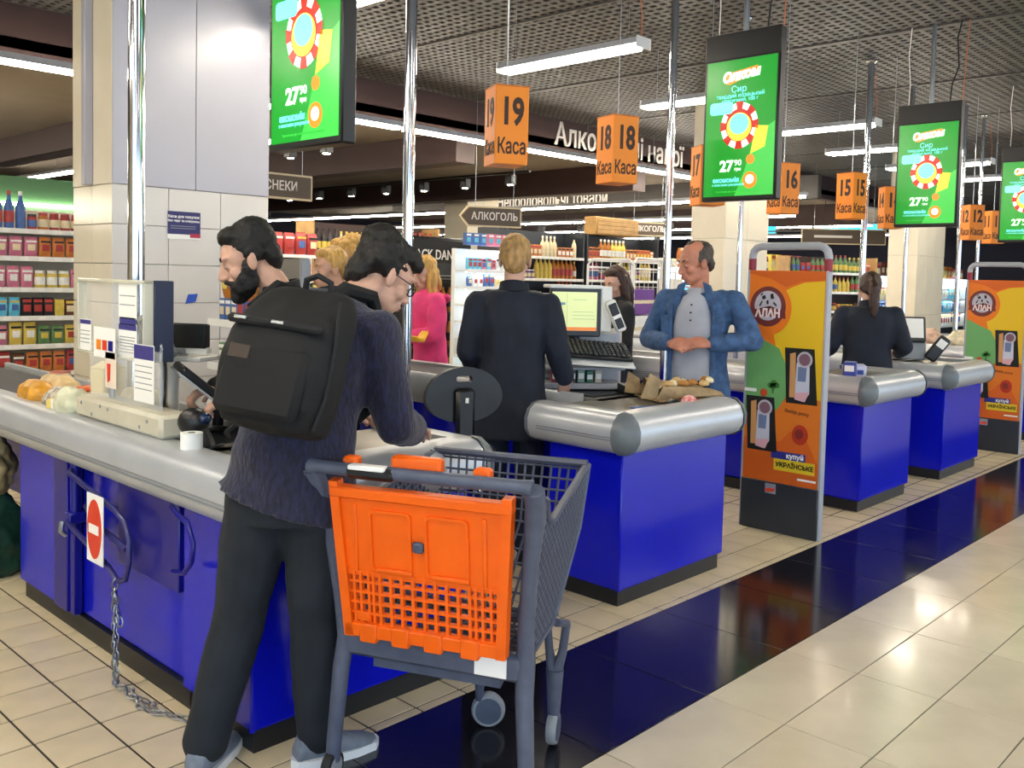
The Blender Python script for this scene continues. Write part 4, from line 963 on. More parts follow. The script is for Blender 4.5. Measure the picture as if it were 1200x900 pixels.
# ------------------------------------------------------------------ hanging advertising screens
def glow(n, c, e): return mat(n, c, .25, emit=e)
SG = glow('screen_green', '16932a', .7); SW = glow('screen_white', 'f4fff4', 1.0); SCY = glow('screen_cyan', '7ae0e8', .9)
SR = glow('screen_red', 'b8281c', .8); SY = glow('screen_yellow', 'e8e040', .85); SO = glow('screen_orange', 'f08a28', .8); SL = glow('screen_light_green', '3fc04a', .7)
def screen(x, y, label):
    r = thing('advertising_screen', label, 'screen', (x, y, 2.05), -pi/2, 'hanging advertising screens')
    W, H = .275, 1.10
    MB().box((-W, -.03, 0), (W, .045, .94), .008).build('housing', M['black'], r)
    MB().box((-W, -.034, .925), (W, .05, H), .006).build('header_box', M['black'], r)
    p = MB().box((-W+.02, -.0325, .03), (W-.018, -.029, .92)).build('display', SG, r)
    Y = -.0330
    def fl(n, P, m, k=1): return MB().prism(P, Y-.0012*k, Y-.0012*(k-1)-.0002, 1).build(n, m, p)
    fl('light_corner', [(-.02, .03), (W-.018, .03), (W-.018, .5), (.12, .42), (.05, .2)], SL)
    fl('logo_plate', [(-.115, .77), (-.10, .835), (.12, .865), (.125, .825), (-.08, .76)], SO, 2)
    text('logo_lettering', 'Олком', .085, SW, p, (.0, Y-.004, .815), rot=(pi/2, rad(-6), 0), bold=.004, shear=.25)
    text('caption', 'Сир', .06, SCY, p, (-.01, Y-.003, .725)); text('caption', 'твердий козацький', .038, SCY, p, (0, Y-.003, .685)); text('caption', 'класичний, 100 г', .034, SCY, p, (0, Y-.003, .655))
    fl('product_circle', blob(.0, .49, .135, .15, 32), SW, 2)
    for k in range(8):
        a = 2*pi*k/8; fl('red_rim', [(.0+ra*cos(a+d), .49+ra*1.1*sin(a+d)) for ra, d in ((.098, -.2), (.142, -.2), (.142, .2), (.098, .2))], SR, 3)
    fl('product_disc', blob(.0, .49, .1, .108, 28), SR, 4); fl('product_glow', blob(0, .48, .09, .092, 28), SY, 5); fl('product_core', blob(0, .5, .07, .068, 24), SCY, 6)
    fl('price_flag', rrect(-.22, .57, -.05, .65, .02), SCY, 4)
    fl('cheese_picture', [(.09, .30), (.19, .34), (.21, .47), (.12, .48)], SY, 3)
    text('price', '27', .10, SW, p, (-.085, Y-.003, .225), bold=.003); text('price', '90', .055, SW, p, (.0, Y-.003, .245)); text('price', 'грн', .03, SW, p, (.0, Y-.003, .205))
    fl('orange_dot', blob(.09, .265, .03, .032, 18), SO, 2); fl('orange_dot', blob(.09, .13, .052, .055, 20), SO, 2); fl('pale_dot', blob(.09, .135, .03, .03, 16), SW, 3)
    text('caption', 'економія', .045, SCY, p, (-.085, Y-.003, .135), bold=.001); text('caption', 'з власним рахунком', .024, SCY, p, (-.07, Y-.003, .105))
    text('caption', 'Пропозиція діє в межах наявного товару', .016, SL, p, (0, Y-.003, .06))
    h = MB(); h.cyl((0, .01, H), (0, .01, CEIL-2.05), .02, 10); h.build('support_pole', M['steel'], r)
    MB().tube([(-.2, .01, H), (-.19, .0, H+.2), (-.22, .02, H+.45), (-.2, .01, CEIL-2.05)], .004, 5).build('white_cable', M['white'], r)
    MB().tube([(.16, .01, H), (.17, .01, H+.15), (.22, .01, H+.3), (.2, .01, H+.55), (.23, .01, CEIL-2.05)], .007, 6).build('black_cable', M['black'], r)
    MB().tube([(.26, .02, H-.2), (.27, .02, H+.2), (.29, .02, CEIL-2.05)], .005, 5).build('orange_cable', mat('orange_cable'), r)
    return r
screen(2.34, 3.47, 'green hanging screen cut by the top edge, beside the white column')
screen(5.50, 3.19, 'largest whole green hanging screen, above the nearer advertising gate')
screen(8.65, 3.125, 'green hanging screen second from the right edge')
screen(11.8, 3.15, 'green hanging screen cut by the right edge')

# ------------------------------------------------------------------ till number signs
TSL = {19: 'orange box sign numbered 19, leftmost and largest of the till signs', 18: 'orange box sign numbered 18, right of the thick lamp end', 17: 'orange box sign half hidden behind the largest green screen', 16: 'orange box sign numbered 16 beside the right edge of the largest green screen',
    15: 'orange box sign numbered 15 turned edge-on left of a chrome post', 14: 'orange box sign numbered 14 touching the left side of the second green screen', 12: 'orange box sign numbered 12 right of the second green screen', 11: 'smallest orange box sign, numbered 11, by the rightmost screen'}
def till_sign(num, x, y, rot, z=2.12, s=.19, h=.42):
    r = thing('till_number_sign', TSL[num], 'sign', (x, y, z), rad(rot), 'orange till number signs')
    MB().box((-s/2, -s/2, 0), (s/2, s/2, h), .003).build('sign_box', M['signorange'], r)
    MB().box((-s/2-.002, -s/2-.002, h-.004), (s/2+.002, s/2+.002, h+.004)).build('top_rim', M['signtop'], r)
    for k in range(4):
        R = Matrix.Rotation(k*pi/2, 4, 'Z'); p = R @ Vector((0, -s/2-.0012, 0)); eu = (pi/2, 0, k*pi/2)
        text('number', str(num), .20, M['ink'], r, (p.x, p.y, h*.66), rot=eu, ext=.001, bold=.007, sx=.68)
        text('caption', 'Каса', .115, M['ink'], r, (p.x, p.y, h*.22), rot=eu, ext=.001, bold=.002, sx=.62)
    MB().cyl((0, 0, h), (0, 0, CEIL-z), .004, 5).build('hanging_rod', M['steel'], r)
till_sign(19, 3.70, 3.60, -27)
till_sign(18, 4.78, 3.66, -18)
till_sign(17, 5.86, 3.66, -35, z=2.06)
till_sign(16, 7.32, 3.83, -23, z=2.10)
till_sign(15, 8.42, 3.72, -14)
till_sign(14, 9.62, 3.83, -48, z=2.1)
till_sign(12, 12.15, 3.83, -40, z=2.1)
till_sign(11, 13.2, 3.9, -36, z=2.1)
# aisle signs
def aisle_sign(txt, x, y, z, rz, label, w=.62, h=.30, arrow=False, size=.13):
    r = thing('aisle_sign', label, 'sign', (x, y, z), rz)
    P = [(-w/2, 0), (w/2, 0), (w/2, h), (-w/2, h)] if not arrow else [(-w/2, 0), (w/2, 0), (w/2, h), (-w/2, h), (-w/2-.1, h/2)]
    MB().prism(P, -.02, .02, 1).build('sign_frame', mat('pale_wood_frame', 'cdbb98', .5), r)
    k = .02; cx = sum(p[0] for p in P)/len(P)
    Q = [(p[0]+(k if p[0] < cx else -k), p[1]+(k if p[1] < h*.4 else -k if p[1] > h*.6 else 0)) for p in P]
    MB().prism(Q, -.024, -.0195, 1).build('sign_board', mat('taupe_sign_board', '54483c', .6), r)
    if txt: text('lettering', txt, size, mat('pale_sign_lettering'), r, (.0, -.026, h/2), bold=.002, sx=.85)
    else: MB().box((-w*.35, -.027, h*.42), (w*.1, -.0235, h*.58)).build('pale_print', mat('pale_sign_lettering'), r)
    MB().cyl((-w*.35, 0, h), (-w*.35, 0, 3.5-z+(CEIL-3.5)*(y < 9.1)), .003, 5).cyl((w*.35, 0, h), (w*.35, 0, 3.5-z+(CEIL-3.5)*(y < 9.1)), .003, 5).build('sign_wire', M['steel'], r)
aisle_sign('СНЕКИ', 5.25, 8.3, 2.25, 0, 'framed brown snacks sign at the right edge of the white column', .75, .26)
aisle_sign('АЛКОГОЛЬ', 8.45, 8.4, 2.14, -.5, 'arrow-shaped brown liquor sign above the black display', .72, .26, True)
aisle_sign('АЛКОГОЛЬ', 13.2, 9.4, 2.27, -.6, 'farther arrow-shaped liquor sign beside the denim-jacketed customer', .72, .24, True)
aisle_sign('', 17.6, 7.9, 2.30, -.9, 'small dark aisle sign over the lit coolers beyond the nearer gate', 1.6, .3, False, .16)
nf = thing('fascia_sign', 'dark fascia with pale lettering for non-food goods over the sales floor', 'sign', (15.2, 7.3, 2.98))
MB().box((0, .0, 0), (.12, 11.5, .42), .01).build('fascia_board', mat('dark_fascia', '34302e', .6), nf)
text('lettering', 'Непродовольчі товари', .40, mat('pale_sign_lettering'), nf, (-.004, 6.13, .21), rot=(pi/2, 0, -pi/2), bold=.004, ext=.004, fitw=3.15)
MB().cyl((.06, 2.0, .42), (.06, 2.0, .47), .02, 6).cyl((.06, 9, .42), (.06, 9, .47), .02, 6).build('fascia_hanger', M['steel'], nf)
# notice on the column
nt_ = thing('column_notice', 'dark blue notice stuck on the white column', 'notice', (2.93, 5.999, 1.715))
MB().box((0, -.004, 0), (.235, .0, .185)).build('notice_sheet', M['paper'], nt_)
MB().box((0, -.0055, .032), (.235, -.003, .185)).build('blue_field', mat('notice_blue', '23235c', .4), nt_)
for k, (t, sz, z) in enumerate((('Каси для покупок', .026, .150), ('без черг та очікувань', .022, .122))): text('notice_lettering', t, sz, M['paper'], nt_, (.115, -.0065, z), ext=.0005, bold=.0006)
for z in (.085, .070): MB().box((.02, -.0065, z), (.20, -.005, z+.004)).build('notice_line', M['grey'], nt_)
MB().box((.16, -.007, .012), (.235, -.005, .04)).build('red_tab', mat('notice_red', 'a02844', .4), nt_)
nb_ = thing('blue_sticker', 'small blue sticker on the white column above the card reader', 'sticker', (3.06, 5.998, 1.255))
s_ = MB(); s_.prism([(0, .02), (.075, .035), (.09, .09), (.02, .085)], -.003, 0, 1); s_.build('sticker_sheet', mat('sticker_blue', '2c54b8', .4), nb_)
# cyan light boxes far off
for k, (x, y, z, w) in enumerate(((21.5, 11.9, 2.75, .9), (23.4, 10.3, 2.70, 1.6))):
    r = thing('light_box_sign', ['small glowing cyan sign far behind the nearer gate', 'wider glowing cyan sign far behind the ponytailed person'][k], 'sign', (x, y, z), -.9)
    MB().box((-w/2, -.06, 0), (w/2, .06, .42), .02).build('sign_case', M['grey'], r)
    MB().box((-w/2+.03, -.066, .03), (w/2-.03, -.055, .39)).build('sign_face', glow('cyan_sign_glow', '38c4e4', 1.6), r)
    MB().cyl((0, 0, .42), (0, 0, 3.46-z), .01, 6).build('sign_hanger', M['steel'], r)

# ------------------------------------------------------------------ things on the nearest counter
def sheet(name, parent, x, y, z, w, h, m=None, lines=0, band=None, face='x'):
    """a paper stuck on a screen facing -x: y is its left (far) edge at +, z bottom."""
    p = MB().box((x-.0015, y-w, z), (x, y, z+h)).build(name, m or M['paper'], parent)
    if band: MB().box((x-.0025, y-w+.003, z+h-band), (x-.001, y-.003, z+h-.003)).build('sheet_band', mat('notice_violet', '39377e', .5), p)
    if lines:
        b = MB()
        for k in range(lines):
            zz = z+h*.62-(h*.5)*k/lines; b.box((x-.0025, y-w*.92+.02*w*(k % 3), zz), (x-.001, y-w*.08, zz+.0035))
        b.build('print_lines', M['grey'], p)
    return p
bx = thing('counter_box', 'beige metal box with rivets and an acrylic guard on the nearest counter', 'counter box', (1.555, 3.2, .908))
MB().box((-.055, -.08, 0), (.075, .66, .085), .014).build('housing', M['beige'], bx)
rv = MB().cyl((-.058, 0, 0), (-.053, 0, 0), .007, 8).mesh('rivet', M['grey'])
for y, z in ((.02, .055), (.08, .028), (.35, .06), (.42, .065), (.5, .025), (.6, .06)): link('rivet', rv, bx, (0, y, z))
MB().box((-.004, .03, .085), (.004, .65, .30), .002).box((-.004, .024, .085), (.006, .032, .33), .002).build('acrylic_guard', M['clear'], bx)
sheet('notice_paper', bx, -.005, .235, .105, .165, .215, None, 5, .055)
sheet('picture_card', bx, -.005, .49, .13, .10, .14, mat('card_cream', 'e9d8c6', .6))
MB().prism([(.47, .225), (.44, .225), (.445, .16), (.465, .15)], -.009, -.0068, 0).build('card_picture', M['red'], bx)
sheet('colour_card', bx, -.005, .60, .245, .20, .12, M['paper'])
for k, m in enumerate((M['bluedark'], M['red'], M['signorange'])): MB().box((-.0085, .42+.055*k, .275), (-.0068, .46+.055*k, .315)).build('colour_swatch', m, bx)
gd = thing('acrylic_screen', 'upright clear acrylic screen with stuck notices above the beige counter box', 'screen guard', (1.58, 3.40, 1.155))
MB().box((-.02, -.02, -.0), (.02, .6, .012), .003).box((-.02, -.02, .295), (.02, .6, .31), .003).box((-.02, -.02, 0), (.02, -.008, .31), .003).box((-.02, .588, 0), (.02, .6, .31), .003).build('acrylic_frame', mat('frosted_acrylic', 'dcd9c4', .2, alpha=.65), gd)
MB().box((-.004, -.01, .01), (.004, .59, .30)).build('acrylic_pane', M['clear'], gd)
MB().box((.02, -.02, .0), (.10, .005, .31), .004).build('dark_edge_panel', mat('ink_blue_plastic', '1c2440', .4), gd)
MB().cyl((.0, .3, -.247), (.0, .3, .0), .012, 8).build('screen_post', M['steel'], gd)
sheet('notice_paper', gd, -.008, .62, .01, .14, .13, None, 4, .02)
sheet('notice_paper', gd, -.008, .22, .0, .16, .14, None, 6, .024)
sheet('notice_paper', gd, -.008, .22, .16, .16, .14, None, 2, None)
MB().box((-.0095, .07, .13), (-.0085, .21, .165)).build('violet_strip', mat('notice_violet'), gd)
cr = thing('card_reader', 'grey and black card reader on a bracket beside the acrylic screen', 'card reader', (1.70, 3.53, 1.16), rad(-60))
b = MB(); b.T = Matrix.Translation((0, 0, .08)) @ Matrix.Rotation(rad(-30), 4, 'Y')
b.box((-.045, -.04, -.10), (.045, .0, .11), .012); b.build('reader_body', M['grey'], cr)
b = MB(); b.T = Matrix.Translation((0, 0, .08)) @ Matrix.Rotation(rad(-30), 4, 'Y'); b.box((-.034, -.046, .02), (.034, -.038, .09), .003); b.build('reader_display', M['black'], cr)
b = MB(); b.T = Matrix.Translation((0, 0, .08)) @ Matrix.Rotation(rad(-30), 4, 'Y')
for i in range(3):
    for j in range(4): b.box((-.03+.022*i, -.046, -.085+.024*j), (-.014+.022*i, -.038, -.068+.024*j), .002)
b.build('reader_keys', M['darkgrey'], cr)
MB().tube([(0, .01, -.26), (0, .02, -.05), (0, .0, .06)], .014, 8).build('reader_bracket', M['steel'], cr)
tr = thing('customer_display', 'white board with a black screen strip standing before the column', 'display', (1.78, 3.62, .89), rad(-58))
MB().cyl((0, .03, 0), (0, .03, .255), .022, 12).build('display_post', M['white'], tr)
MB().box((-.19, -.06, .25), (.17, .12, .27), .004).build('white_shelf', M['white'], tr)
MB().box((-.115, .02, .275), (.155, .06, .305), .004).box((-.03, .02, .265), (.05, .06, .29), .004).build('screen_foot', M['white'], tr)
MB().box((-.145, .01, .30), (.155, .05, .40), .006).build('black_screen', M['black'], tr)
MB().box((-.02, .0, .276), (.06, .022, .296), .003).build('grey_badge', M['grey'], tr)
tm = thing('touch_monitor', 'black tilted touch monitor seen edge-on beside the bearded person', 'monitor', (1.82, 3.34, .885), rad(-20))
b = MB(); b.T = Matrix.Translation((0, 0, .14)) @ Matrix.Rotation(rad(40), 4, 'Y'); b.box((-.17, -.14, -.012), (.16, .14, .02), .008); b.build('monitor_housing', M['black'], tm)
b = MB(); b.T = Matrix.Translation((0, 0, .14)) @ Matrix.Rotation(rad(40), 4, 'Y'); b.box((-.17, -.145, -.02), (.16, .145, -.011), .003); b.build('steel_edge', M['lampbody'], tm)
MB().box((-.06, -.07, 0), (.1, .07, .02), .006).tube([(.02, 0, .01), (.02, 0, .13)], .022, 10).build('monitor_stand', M['black'], tm)
sc_ = thing('barcode_scanner', 'black hand scanner lying by the paper roll on the nearest counter', 'scanner', (1.60, 3.02, .885), rad(25))
MB().ell((0, .03, .09), (.045, .06, .05), 14, 9).tube([(0, .02, .085), (.0, -.02, .04), (.0, -.03, .0)], [.03, .022, .03], 10).build('scanner_head', M['black'], sc_)
MB().ell((0, -.02, .105), (.028, .02, .02), 10, 7).build('scanner_window', mat('dark_blue_glass', '14284a', .08), sc_)
MB().box((-.06, -.06, 0), (.06, .05, .014), .006).build('scanner_base', M['black'], sc_)
pr = thing('till_roll', 'small white paper roll on the bumper edge of the nearest counter', 'paper roll', (1.52, 2.93, .905))
MB().lathe([(.012, 0), (.037, 0), (.037, .055), (.012, .055)], 20).build('roll', M['paper'], pr); MB().lathe([(.010, .001), (.0125, .001), (.0125, .056), (.010, .056)], 12).build('roll_core', M['darkgrey'], pr)
rb = thing('receipt_box', 'small white receipt box beside the hands of the bearded person', 'box', (1.87, 3.12, .885), rad(30))
MB().box((-.05, -.04, 0), (.05, .04, .05), .005).build('carton', M['white'], rb); MB().box((-.046, -.036, .05), (.046, .036, .054), .001).build('lid', M['paper'], rb)
# groceries on the nearest belt
def bag(name, label, cat, loc, sx, sy, sz, m, rz=0, seed=1, amp=.02, parts=None):
    b = MB(); R = []
    for z, k in ((0, .82), (.12, 1), (.4, 1.02), (.7, .85), (.9, .6), (1.0, .5)): R.append([(sx*k*math.copysign(abs(cos(q))**.7, cos(q)), sy*k*math.copysign(abs(sin(q))**.7, sin(q)), sz*z) for q in [2*pi*i/18 for i in range(18)]])
    b.loft(R); me = remesh(b, max(.006, sx*.09), 1, amp, 14, seed); me.materials.clear(); me.materials.append(m)
    o = link(name, me, None, loc, rz); return tag(o, label, cat)
bag('produce_bag', 'crumpled whitish plastic bag just left of the beige counter box', 'bag', (1.56, 4.02, .896), .07, .10, .10, mat('milky_bag_plastic', 'd2d2b4', .35, noise=.12, scale=18), seed=2)
bag('produce_bag', 'low pale bag behind the acrylic guard on the nearest counter', 'bag', (1.72, 3.75, .896), .08, .13, .12, mat('cream_bag_plastic', 'd8c8a2', .4, noise=.2, scale=18), seed=5)
bag('bread_pack', 'orange-yellow wrapped loaf at the left frame edge on the belt', 'bread', (1.58, 4.50, .896), .06, .14, .09, mat('amber_wrap', 'd89a34', .35, noise=.25, scale=14), seed=3, amp=.01)
bag('bread_pack', 'pale loaf in clear wrap lying behind the amber loaf on the belt', 'bread', (1.72, 4.62, .896), .07, .16, .10, mat('pale_wrap', 'dcbf8c', .35, noise=.2, scale=14), seed=4, amp=.01)
bag('sweets_bag', 'bag of dark chocolates with pale wrappers on the belt', 'sweets', (1.60, 4.24, .896), .075, .11, .085, mat('chocolate_wrap', '4a2a1c', .35, col2='d8d0bc', scale=45), seed=6, amp=.008)
q = thing('butter_pack', 'yellow block of butter lying by the whitish bag', 'butter', (1.54, 4.10, .896), rad(10)); MB().box((-.04, -.06, 0), (.04, .06, .05), .006).build('wrap', mat('butter_yellow', 'e8cf6a', .4), q); MB().box((-.041, -.02, .012), (.041, .02, .051), .001).build('wrap_band', M['paper'], q)
q = thing('cheese_pack', 'tall pale yellow carton standing on the belt', 'carton', (1.76, 4.16, .896), rad(15)); MB().box((-.06, -.045, 0), (.06, .045, .17), .006).build('carton', mat('pale_yellow_card', 'ecd9a0', .5), q); MB().prism([(-.06, .17), (.06, .17), (.0, .195)], -.045, .045, 1).build('carton_top', mat('pale_yellow_card'), q)
q = thing('salmon_tray', 'red and orange tray of food on the belt', 'tray', (1.74, 4.32, .896), rad(20)); MB().box((-.09, -.06, 0), (.09, .06, .05), .012).build('tray', M['white'], q); MB().box((-.08, -.05, .045), (.08, .05, .07), .012).build('food', mat('salmon_orange', 'd8602a', .4), q)
q = thing('yogurt_cup', 'pink printed cup standing farther back on the belt', 'cup', (1.74, 4.66, .896)); MB().lathe([(.036, 0), (.045, .10), (.047, .105)], 16).build('cup', mat('pink_cup', 'd89a84', .4), q); MB().lathe([(.0, .106), (.047, .106), (.047, .109)], 16).build('foil_lid', mat('foil_red', 'b8604a', .3), q)
# objects left of the first counter
bag('shopping_bag', 'dark green bag standing behind the end of the nearest counter', 'bag', (1.50, 4.95, 0), .17, .17, .42, mat('dark_green_bag', '12382a', .5, noise=.4, scale=12), seed=9, amp=.02)
bag('grocery_sack', 'crumpled beige sack on top of the dark green bag', 'sack', (1.49, 4.93, .42), .12, .12, .28, mat('beige_sack', '8a7c58', .6, noise=.4, scale=14), seed=11, amp=.03)

# ------------------------------------------------------------------ things on the second counter
pos = thing('till_terminal', 'till terminal with lit screen, keyboard shelf and side reader on the second counter', 'till', (4.06, 3.34, .89), rad(-38))
MB().box((-.20, -.05, 0), (.26, .22, .035), .006).box((-.20, .14, .035), (.26, .2, .30), .006).build('shelf_frame', M['lampbody'], pos)
MB().box((-.20, -.06, .11), (.26, .17, .125), .004).build('lower_shelf', M['lampbody'], pos)
k_ = MB(); k_.T = Matrix.Translation((.04, -.07, .235)) @ Matrix.Rotation(rad(22), 4, 'X') @ Matrix.Rotation(rad(4), 4, 'Y'); k_.box((-.24, -.10, -.022), (.24, .10, .0), .006); kb = k_.build('keyboard', M['black'], pos)
k_ = MB(); k_.T = Matrix.Translation((.04, -.07, .235)) @ Matrix.Rotation(rad(22), 4, 'X') @ Matrix.Rotation(rad(4), 4, 'Y')
for i in range(17):
    for j in range(7): k_.box((-.227+.0268*i, -.09+.026*j, 0), (-.206+.0268*i, -.07+.026*j, .012), .003)
k_.build('keys', M['darkgrey'], kb)
k_ = MB(); k_.T = Matrix.Translation((.04, -.07, .21)) @ Matrix.Rotation(rad(22), 4, 'X') @ Matrix.Rotation(rad(4), 4, 'Y'); k_.box((-.25, -.12, -.024), (.25, .11, -.012), .003); k_.build('keyboard_tray', M['white'], pos)
m_ = MB(); m_.box((-.16, .045, .29), (.135, .09, .575), .008); mo = m_.build('monitor', M['darkgrey'], pos)
MB().box((-.165, .04, .565), (.145, .26, .585), .004).build('monitor_top', M['white'], mo)
MB().box((.135, .05, .32), (.20, .25, .58), .006).build('monitor_side', M['white'], mo)
MB().box((-.15, .0425, .325), (.11, .0455, .545)).build('display', glow('till_screen_glow', 'ccd496', .62), mo)
MB().box((-.15, .0405, .325), (.11, .0430, .345)).build('orange_bar', glow('till_screen_orange', 'c8742c', .8), mo)
MB().box((-.15, .0405, .47), (-.075, .0430, .485)).build('blue_bar', glow('till_screen_blue', '5f7f8e', .7), mo)
b = MB()
for z, x1 in ((.50, .05), (.43, .09), (.41, .1), (.39, .1)): b.box((-.03, .0405, z), (x1, .0430, z+.004))
b.box((-.065, .0405, .345), (-.0625, .0430, .54)); b.build('screen_lines', glow('till_screen_line', 'a8b080', .7), mo)
MB().cyl((0, .12, .03), (0, .12, .30), .03, 10).build('monitor_stem', M['darkgrey'], pos)
b = MB(); b.T = Matrix.Translation((.205, -.0, .42)) @ Matrix.Rotation(rad(-24), 4, 'Y'); b.box((-.03, -.03, -.10), (.03, .02, .09), .01); rd = b.build('side_reader', M['white'], pos)
b = MB(); b.T = Matrix.Translation((.205, -.0, .42)) @ Matrix.Rotation(rad(-24), 4, 'Y')
b.box((-.024, -.036, .0), (.024, -.028, .07), .004).box((-.02, -.035, -.08), (.02, -.029, -.02), .003); b.build('reader_slots', M['black'], rd)
for k, (c_, h) in enumerate((('8c2432', .10), ('b03040', .085), ('3a3038', .10), ('8aa89a', .105), ('2f6a52', .09), ('c4b8a8', .1))):
    q = thing('goods_box', ['dark red pack', 'crimson pack', 'charcoal pack', 'pale green pack', 'deep green pack', 'beige pack'][k]+' upright on the low shelf under the till keyboard', 'pack', (4.06+cos(rad(-38))*(-.15+.05*k)+.02, 3.34+sin(rad(-38))*(-.15+.05*k)-.0, .926), rad(-38), 'packs under the till keyboard')
    MB().box((-.02, -.03, 0), (.02, .03, h*.75), .003).build('pack', mat('pack_'+c_, c_, .4), q); MB().box((-.015, -.0315, h*.2), (.015, -.0295, h*.5)).build('pack_label', M['paper'], q)
sb = thing('sign_board', 'pale lilac board beside the till terminal, before the denim-jacketed customer', 'board', (4.36, 3.42, .88), rad(-38))
MB().box((-.13, 0, 0), (.13, .02, .34), .004).build('board_frame', M['beige'], sb); MB().box((-.115, -.003, .02), (.115, .001, .31)).build('board_sheet', mat('lilac_sheet', 'a8a8c4', .5), sb)
wl = thing('payment_pad', 'black payment pad with pale display lying on the second counter', 'payment pad', (4.17, 3.02, .885), rad(-20))
b = MB(); b.prism([(-.11, 0), (.11, 0), (.11, .05), (-.11, .018)], -.045, .045, 0); b.build('pad_body', M['black'], wl)
MB().prism([(-.09, .0225), (-.0, .036), (-.0, .039), (-.09, .0255)], -.035, .035, 0).build('pad_display', mat('pale_lcd', 'b4c2c0', .2), wl)
pb = thing('paper_bag', 'open brown paper bag spilling groceries on the second counter', 'bag', (4.20, 2.74, .885), rad(-25))
b = MB(); R = []; n = 24
for k, (dx, s, z, wob) in enumerate(((-.20, 1.0, .085, .022), (-.10, 1.0, .075, .016), (.02, .95, .065, .012), (.14, .85, .05, .01), (.22, .75, .03, .006))):
    R.append([(dx+.03*sin(3*q+k)*(k == 0), .115*s*cos(q), max(.002, z*.55+z*.6*sin(q)+wob*sin(5*q+k))) for q in [2*pi*i/n for i in range(n)]])
b.loft(R, caps=False); m2 = MB(); m2.v = b.v; m2.f = b.f; m2.mi = b.mi; m2.sm = [False]*len(b.f); m2.build('bag_paper', mat('kraft_paper', '9c8460', .7, noise=.25, scale=18, bump=.3), pb)
MB().prism([(-.2, .0), (.22, .0), (.2, .012), (-.2, .014)], -.11, .11, 1).build('bag_base', mat('kraft_paper'), pb)
b = MB(); b.prism([(-.30, .02), (-.25, .15), (-.19, .12), (-.2, .02)], -.10, -.092, 1).prism([(-.29, .03), (-.27, .14), (-.2, .10), (-.2, .02)], .092, .1, 1); b.build('bag_flap', mat('kraft_paper'), pb)
random.seed(4)
for k in range(9):
    q = bag('wrapped_biscuit', 'small wrapped biscuit pack in the open paper bag', 'biscuits', (4.10+.032*k, 2.775-.014*k+.05*random.uniform(-1, 1), .955+.02*random.random()), .028, .022, .03, mat('biscuit_wrap_%d' % (k % 3), ['c8a468', 'e0d0a8', 'b07838'][k % 3], .35), rz=k, seed=k, amp=.004); q['group'] = 'wrapped biscuits in the paper bag'
bag('candy_bag', 'crumpled red and white sweet bag in front of the paper bag', 'sweets', (4.06, 2.60, .886), .055, .04, .045, mat('red_candy_wrap', 'c83830', .35, col2='e8c8c4', scale=40), rz=.4, seed=3, amp=.006)
bag('dark_packet', 'small black packet beside the red sweet bag', 'packet', (3.95, 2.62, .886), .035, .04, .03, mat('dark_packet_foil', '1a1a20', .3), seed=8, amp=.004)
q = thing('blue_mat', 'flat blue mat on the second counter by its corner', 'mat', (3.80, 2.63, .880), rad(-12)); MB().box((-.11, -.06, 0), (.11, .06, .006), .002).build('mat_sheet', mat('blue_mat', '2f62a8', .5), q)
# things at the farther counters
q = thing('milk_cartons_tray', 'blue carton lying on the third counter by the gate', 'carton', (6.12, 2.66, .885), rad(20)); MB().box((-.08, -.04, 0), (.06, .04, .11), .006).build('carton', mat('carton_blue', '2e3f96', .4), q); MB().box((-.082, -.03, .05), (.062, .03, .09)).build('carton_label', M['paper'], q)
q = thing('white_packet', 'white packet beside the blue carton on the third counter', 'packet', (6.27, 2.66, .885), rad(30)); MB().box((-.06, -.04, 0), (.06, .04, .085), .01).build('pack', mat('lilac_white', 'c8c8dc', .4), q); MB().box((-.062, -.02, .02), (.062, .02, .05)).build('pack_band', mat('carton_blue'), q)
t2 = thing('till_terminal', 'grey till terminal on the fourth counter right of the ponytailed person', 'till', (8.05, 3.0, .89), rad(-60))
MB().box((-.12, 0, 0), (.14, .16, .16), .012).build('terminal_base', M['grey'], t2)
b = MB(); b.T = Matrix.Translation((0, .0, .26)) @ Matrix.Rotation(rad(-20), 4, 'X'); b.box((-.13, -.02, -.11), (.13, .04, .11), .01); b.build('terminal_screen', M['darkgrey'], t2)
b = MB(); b.T = Matrix.Translation((0, .0, .26)) @ Matrix.Rotation(rad(-20), 4, 'X'); b.box((-.11, -.024, -.08), (.11, -.018, .09)); b.build('terminal_keys', M['paper'], t2)
cr2 = thing('card_reader', 'black card reader angled on the fourth counter', 'card reader', (8.15, 2.80, .89), rad(-60)); b = MB(); b.T = Matrix.Translation((0, 0, .10)) @ Matrix.Rotation(rad(35), 4, 'Y'); b.box((-.05, -.03, -.11), (.05, .03, .12), .014); b.build('reader_body', M['black'], cr2)
b = MB(); b.T = Matrix.Translation((0, 0, .10)) @ Matrix.Rotation(rad(35), 4, 'Y'); b.box((-.035, -.034, .02), (.035, -.028, .09), .004); b.build('reader_display', M['paper'], cr2)

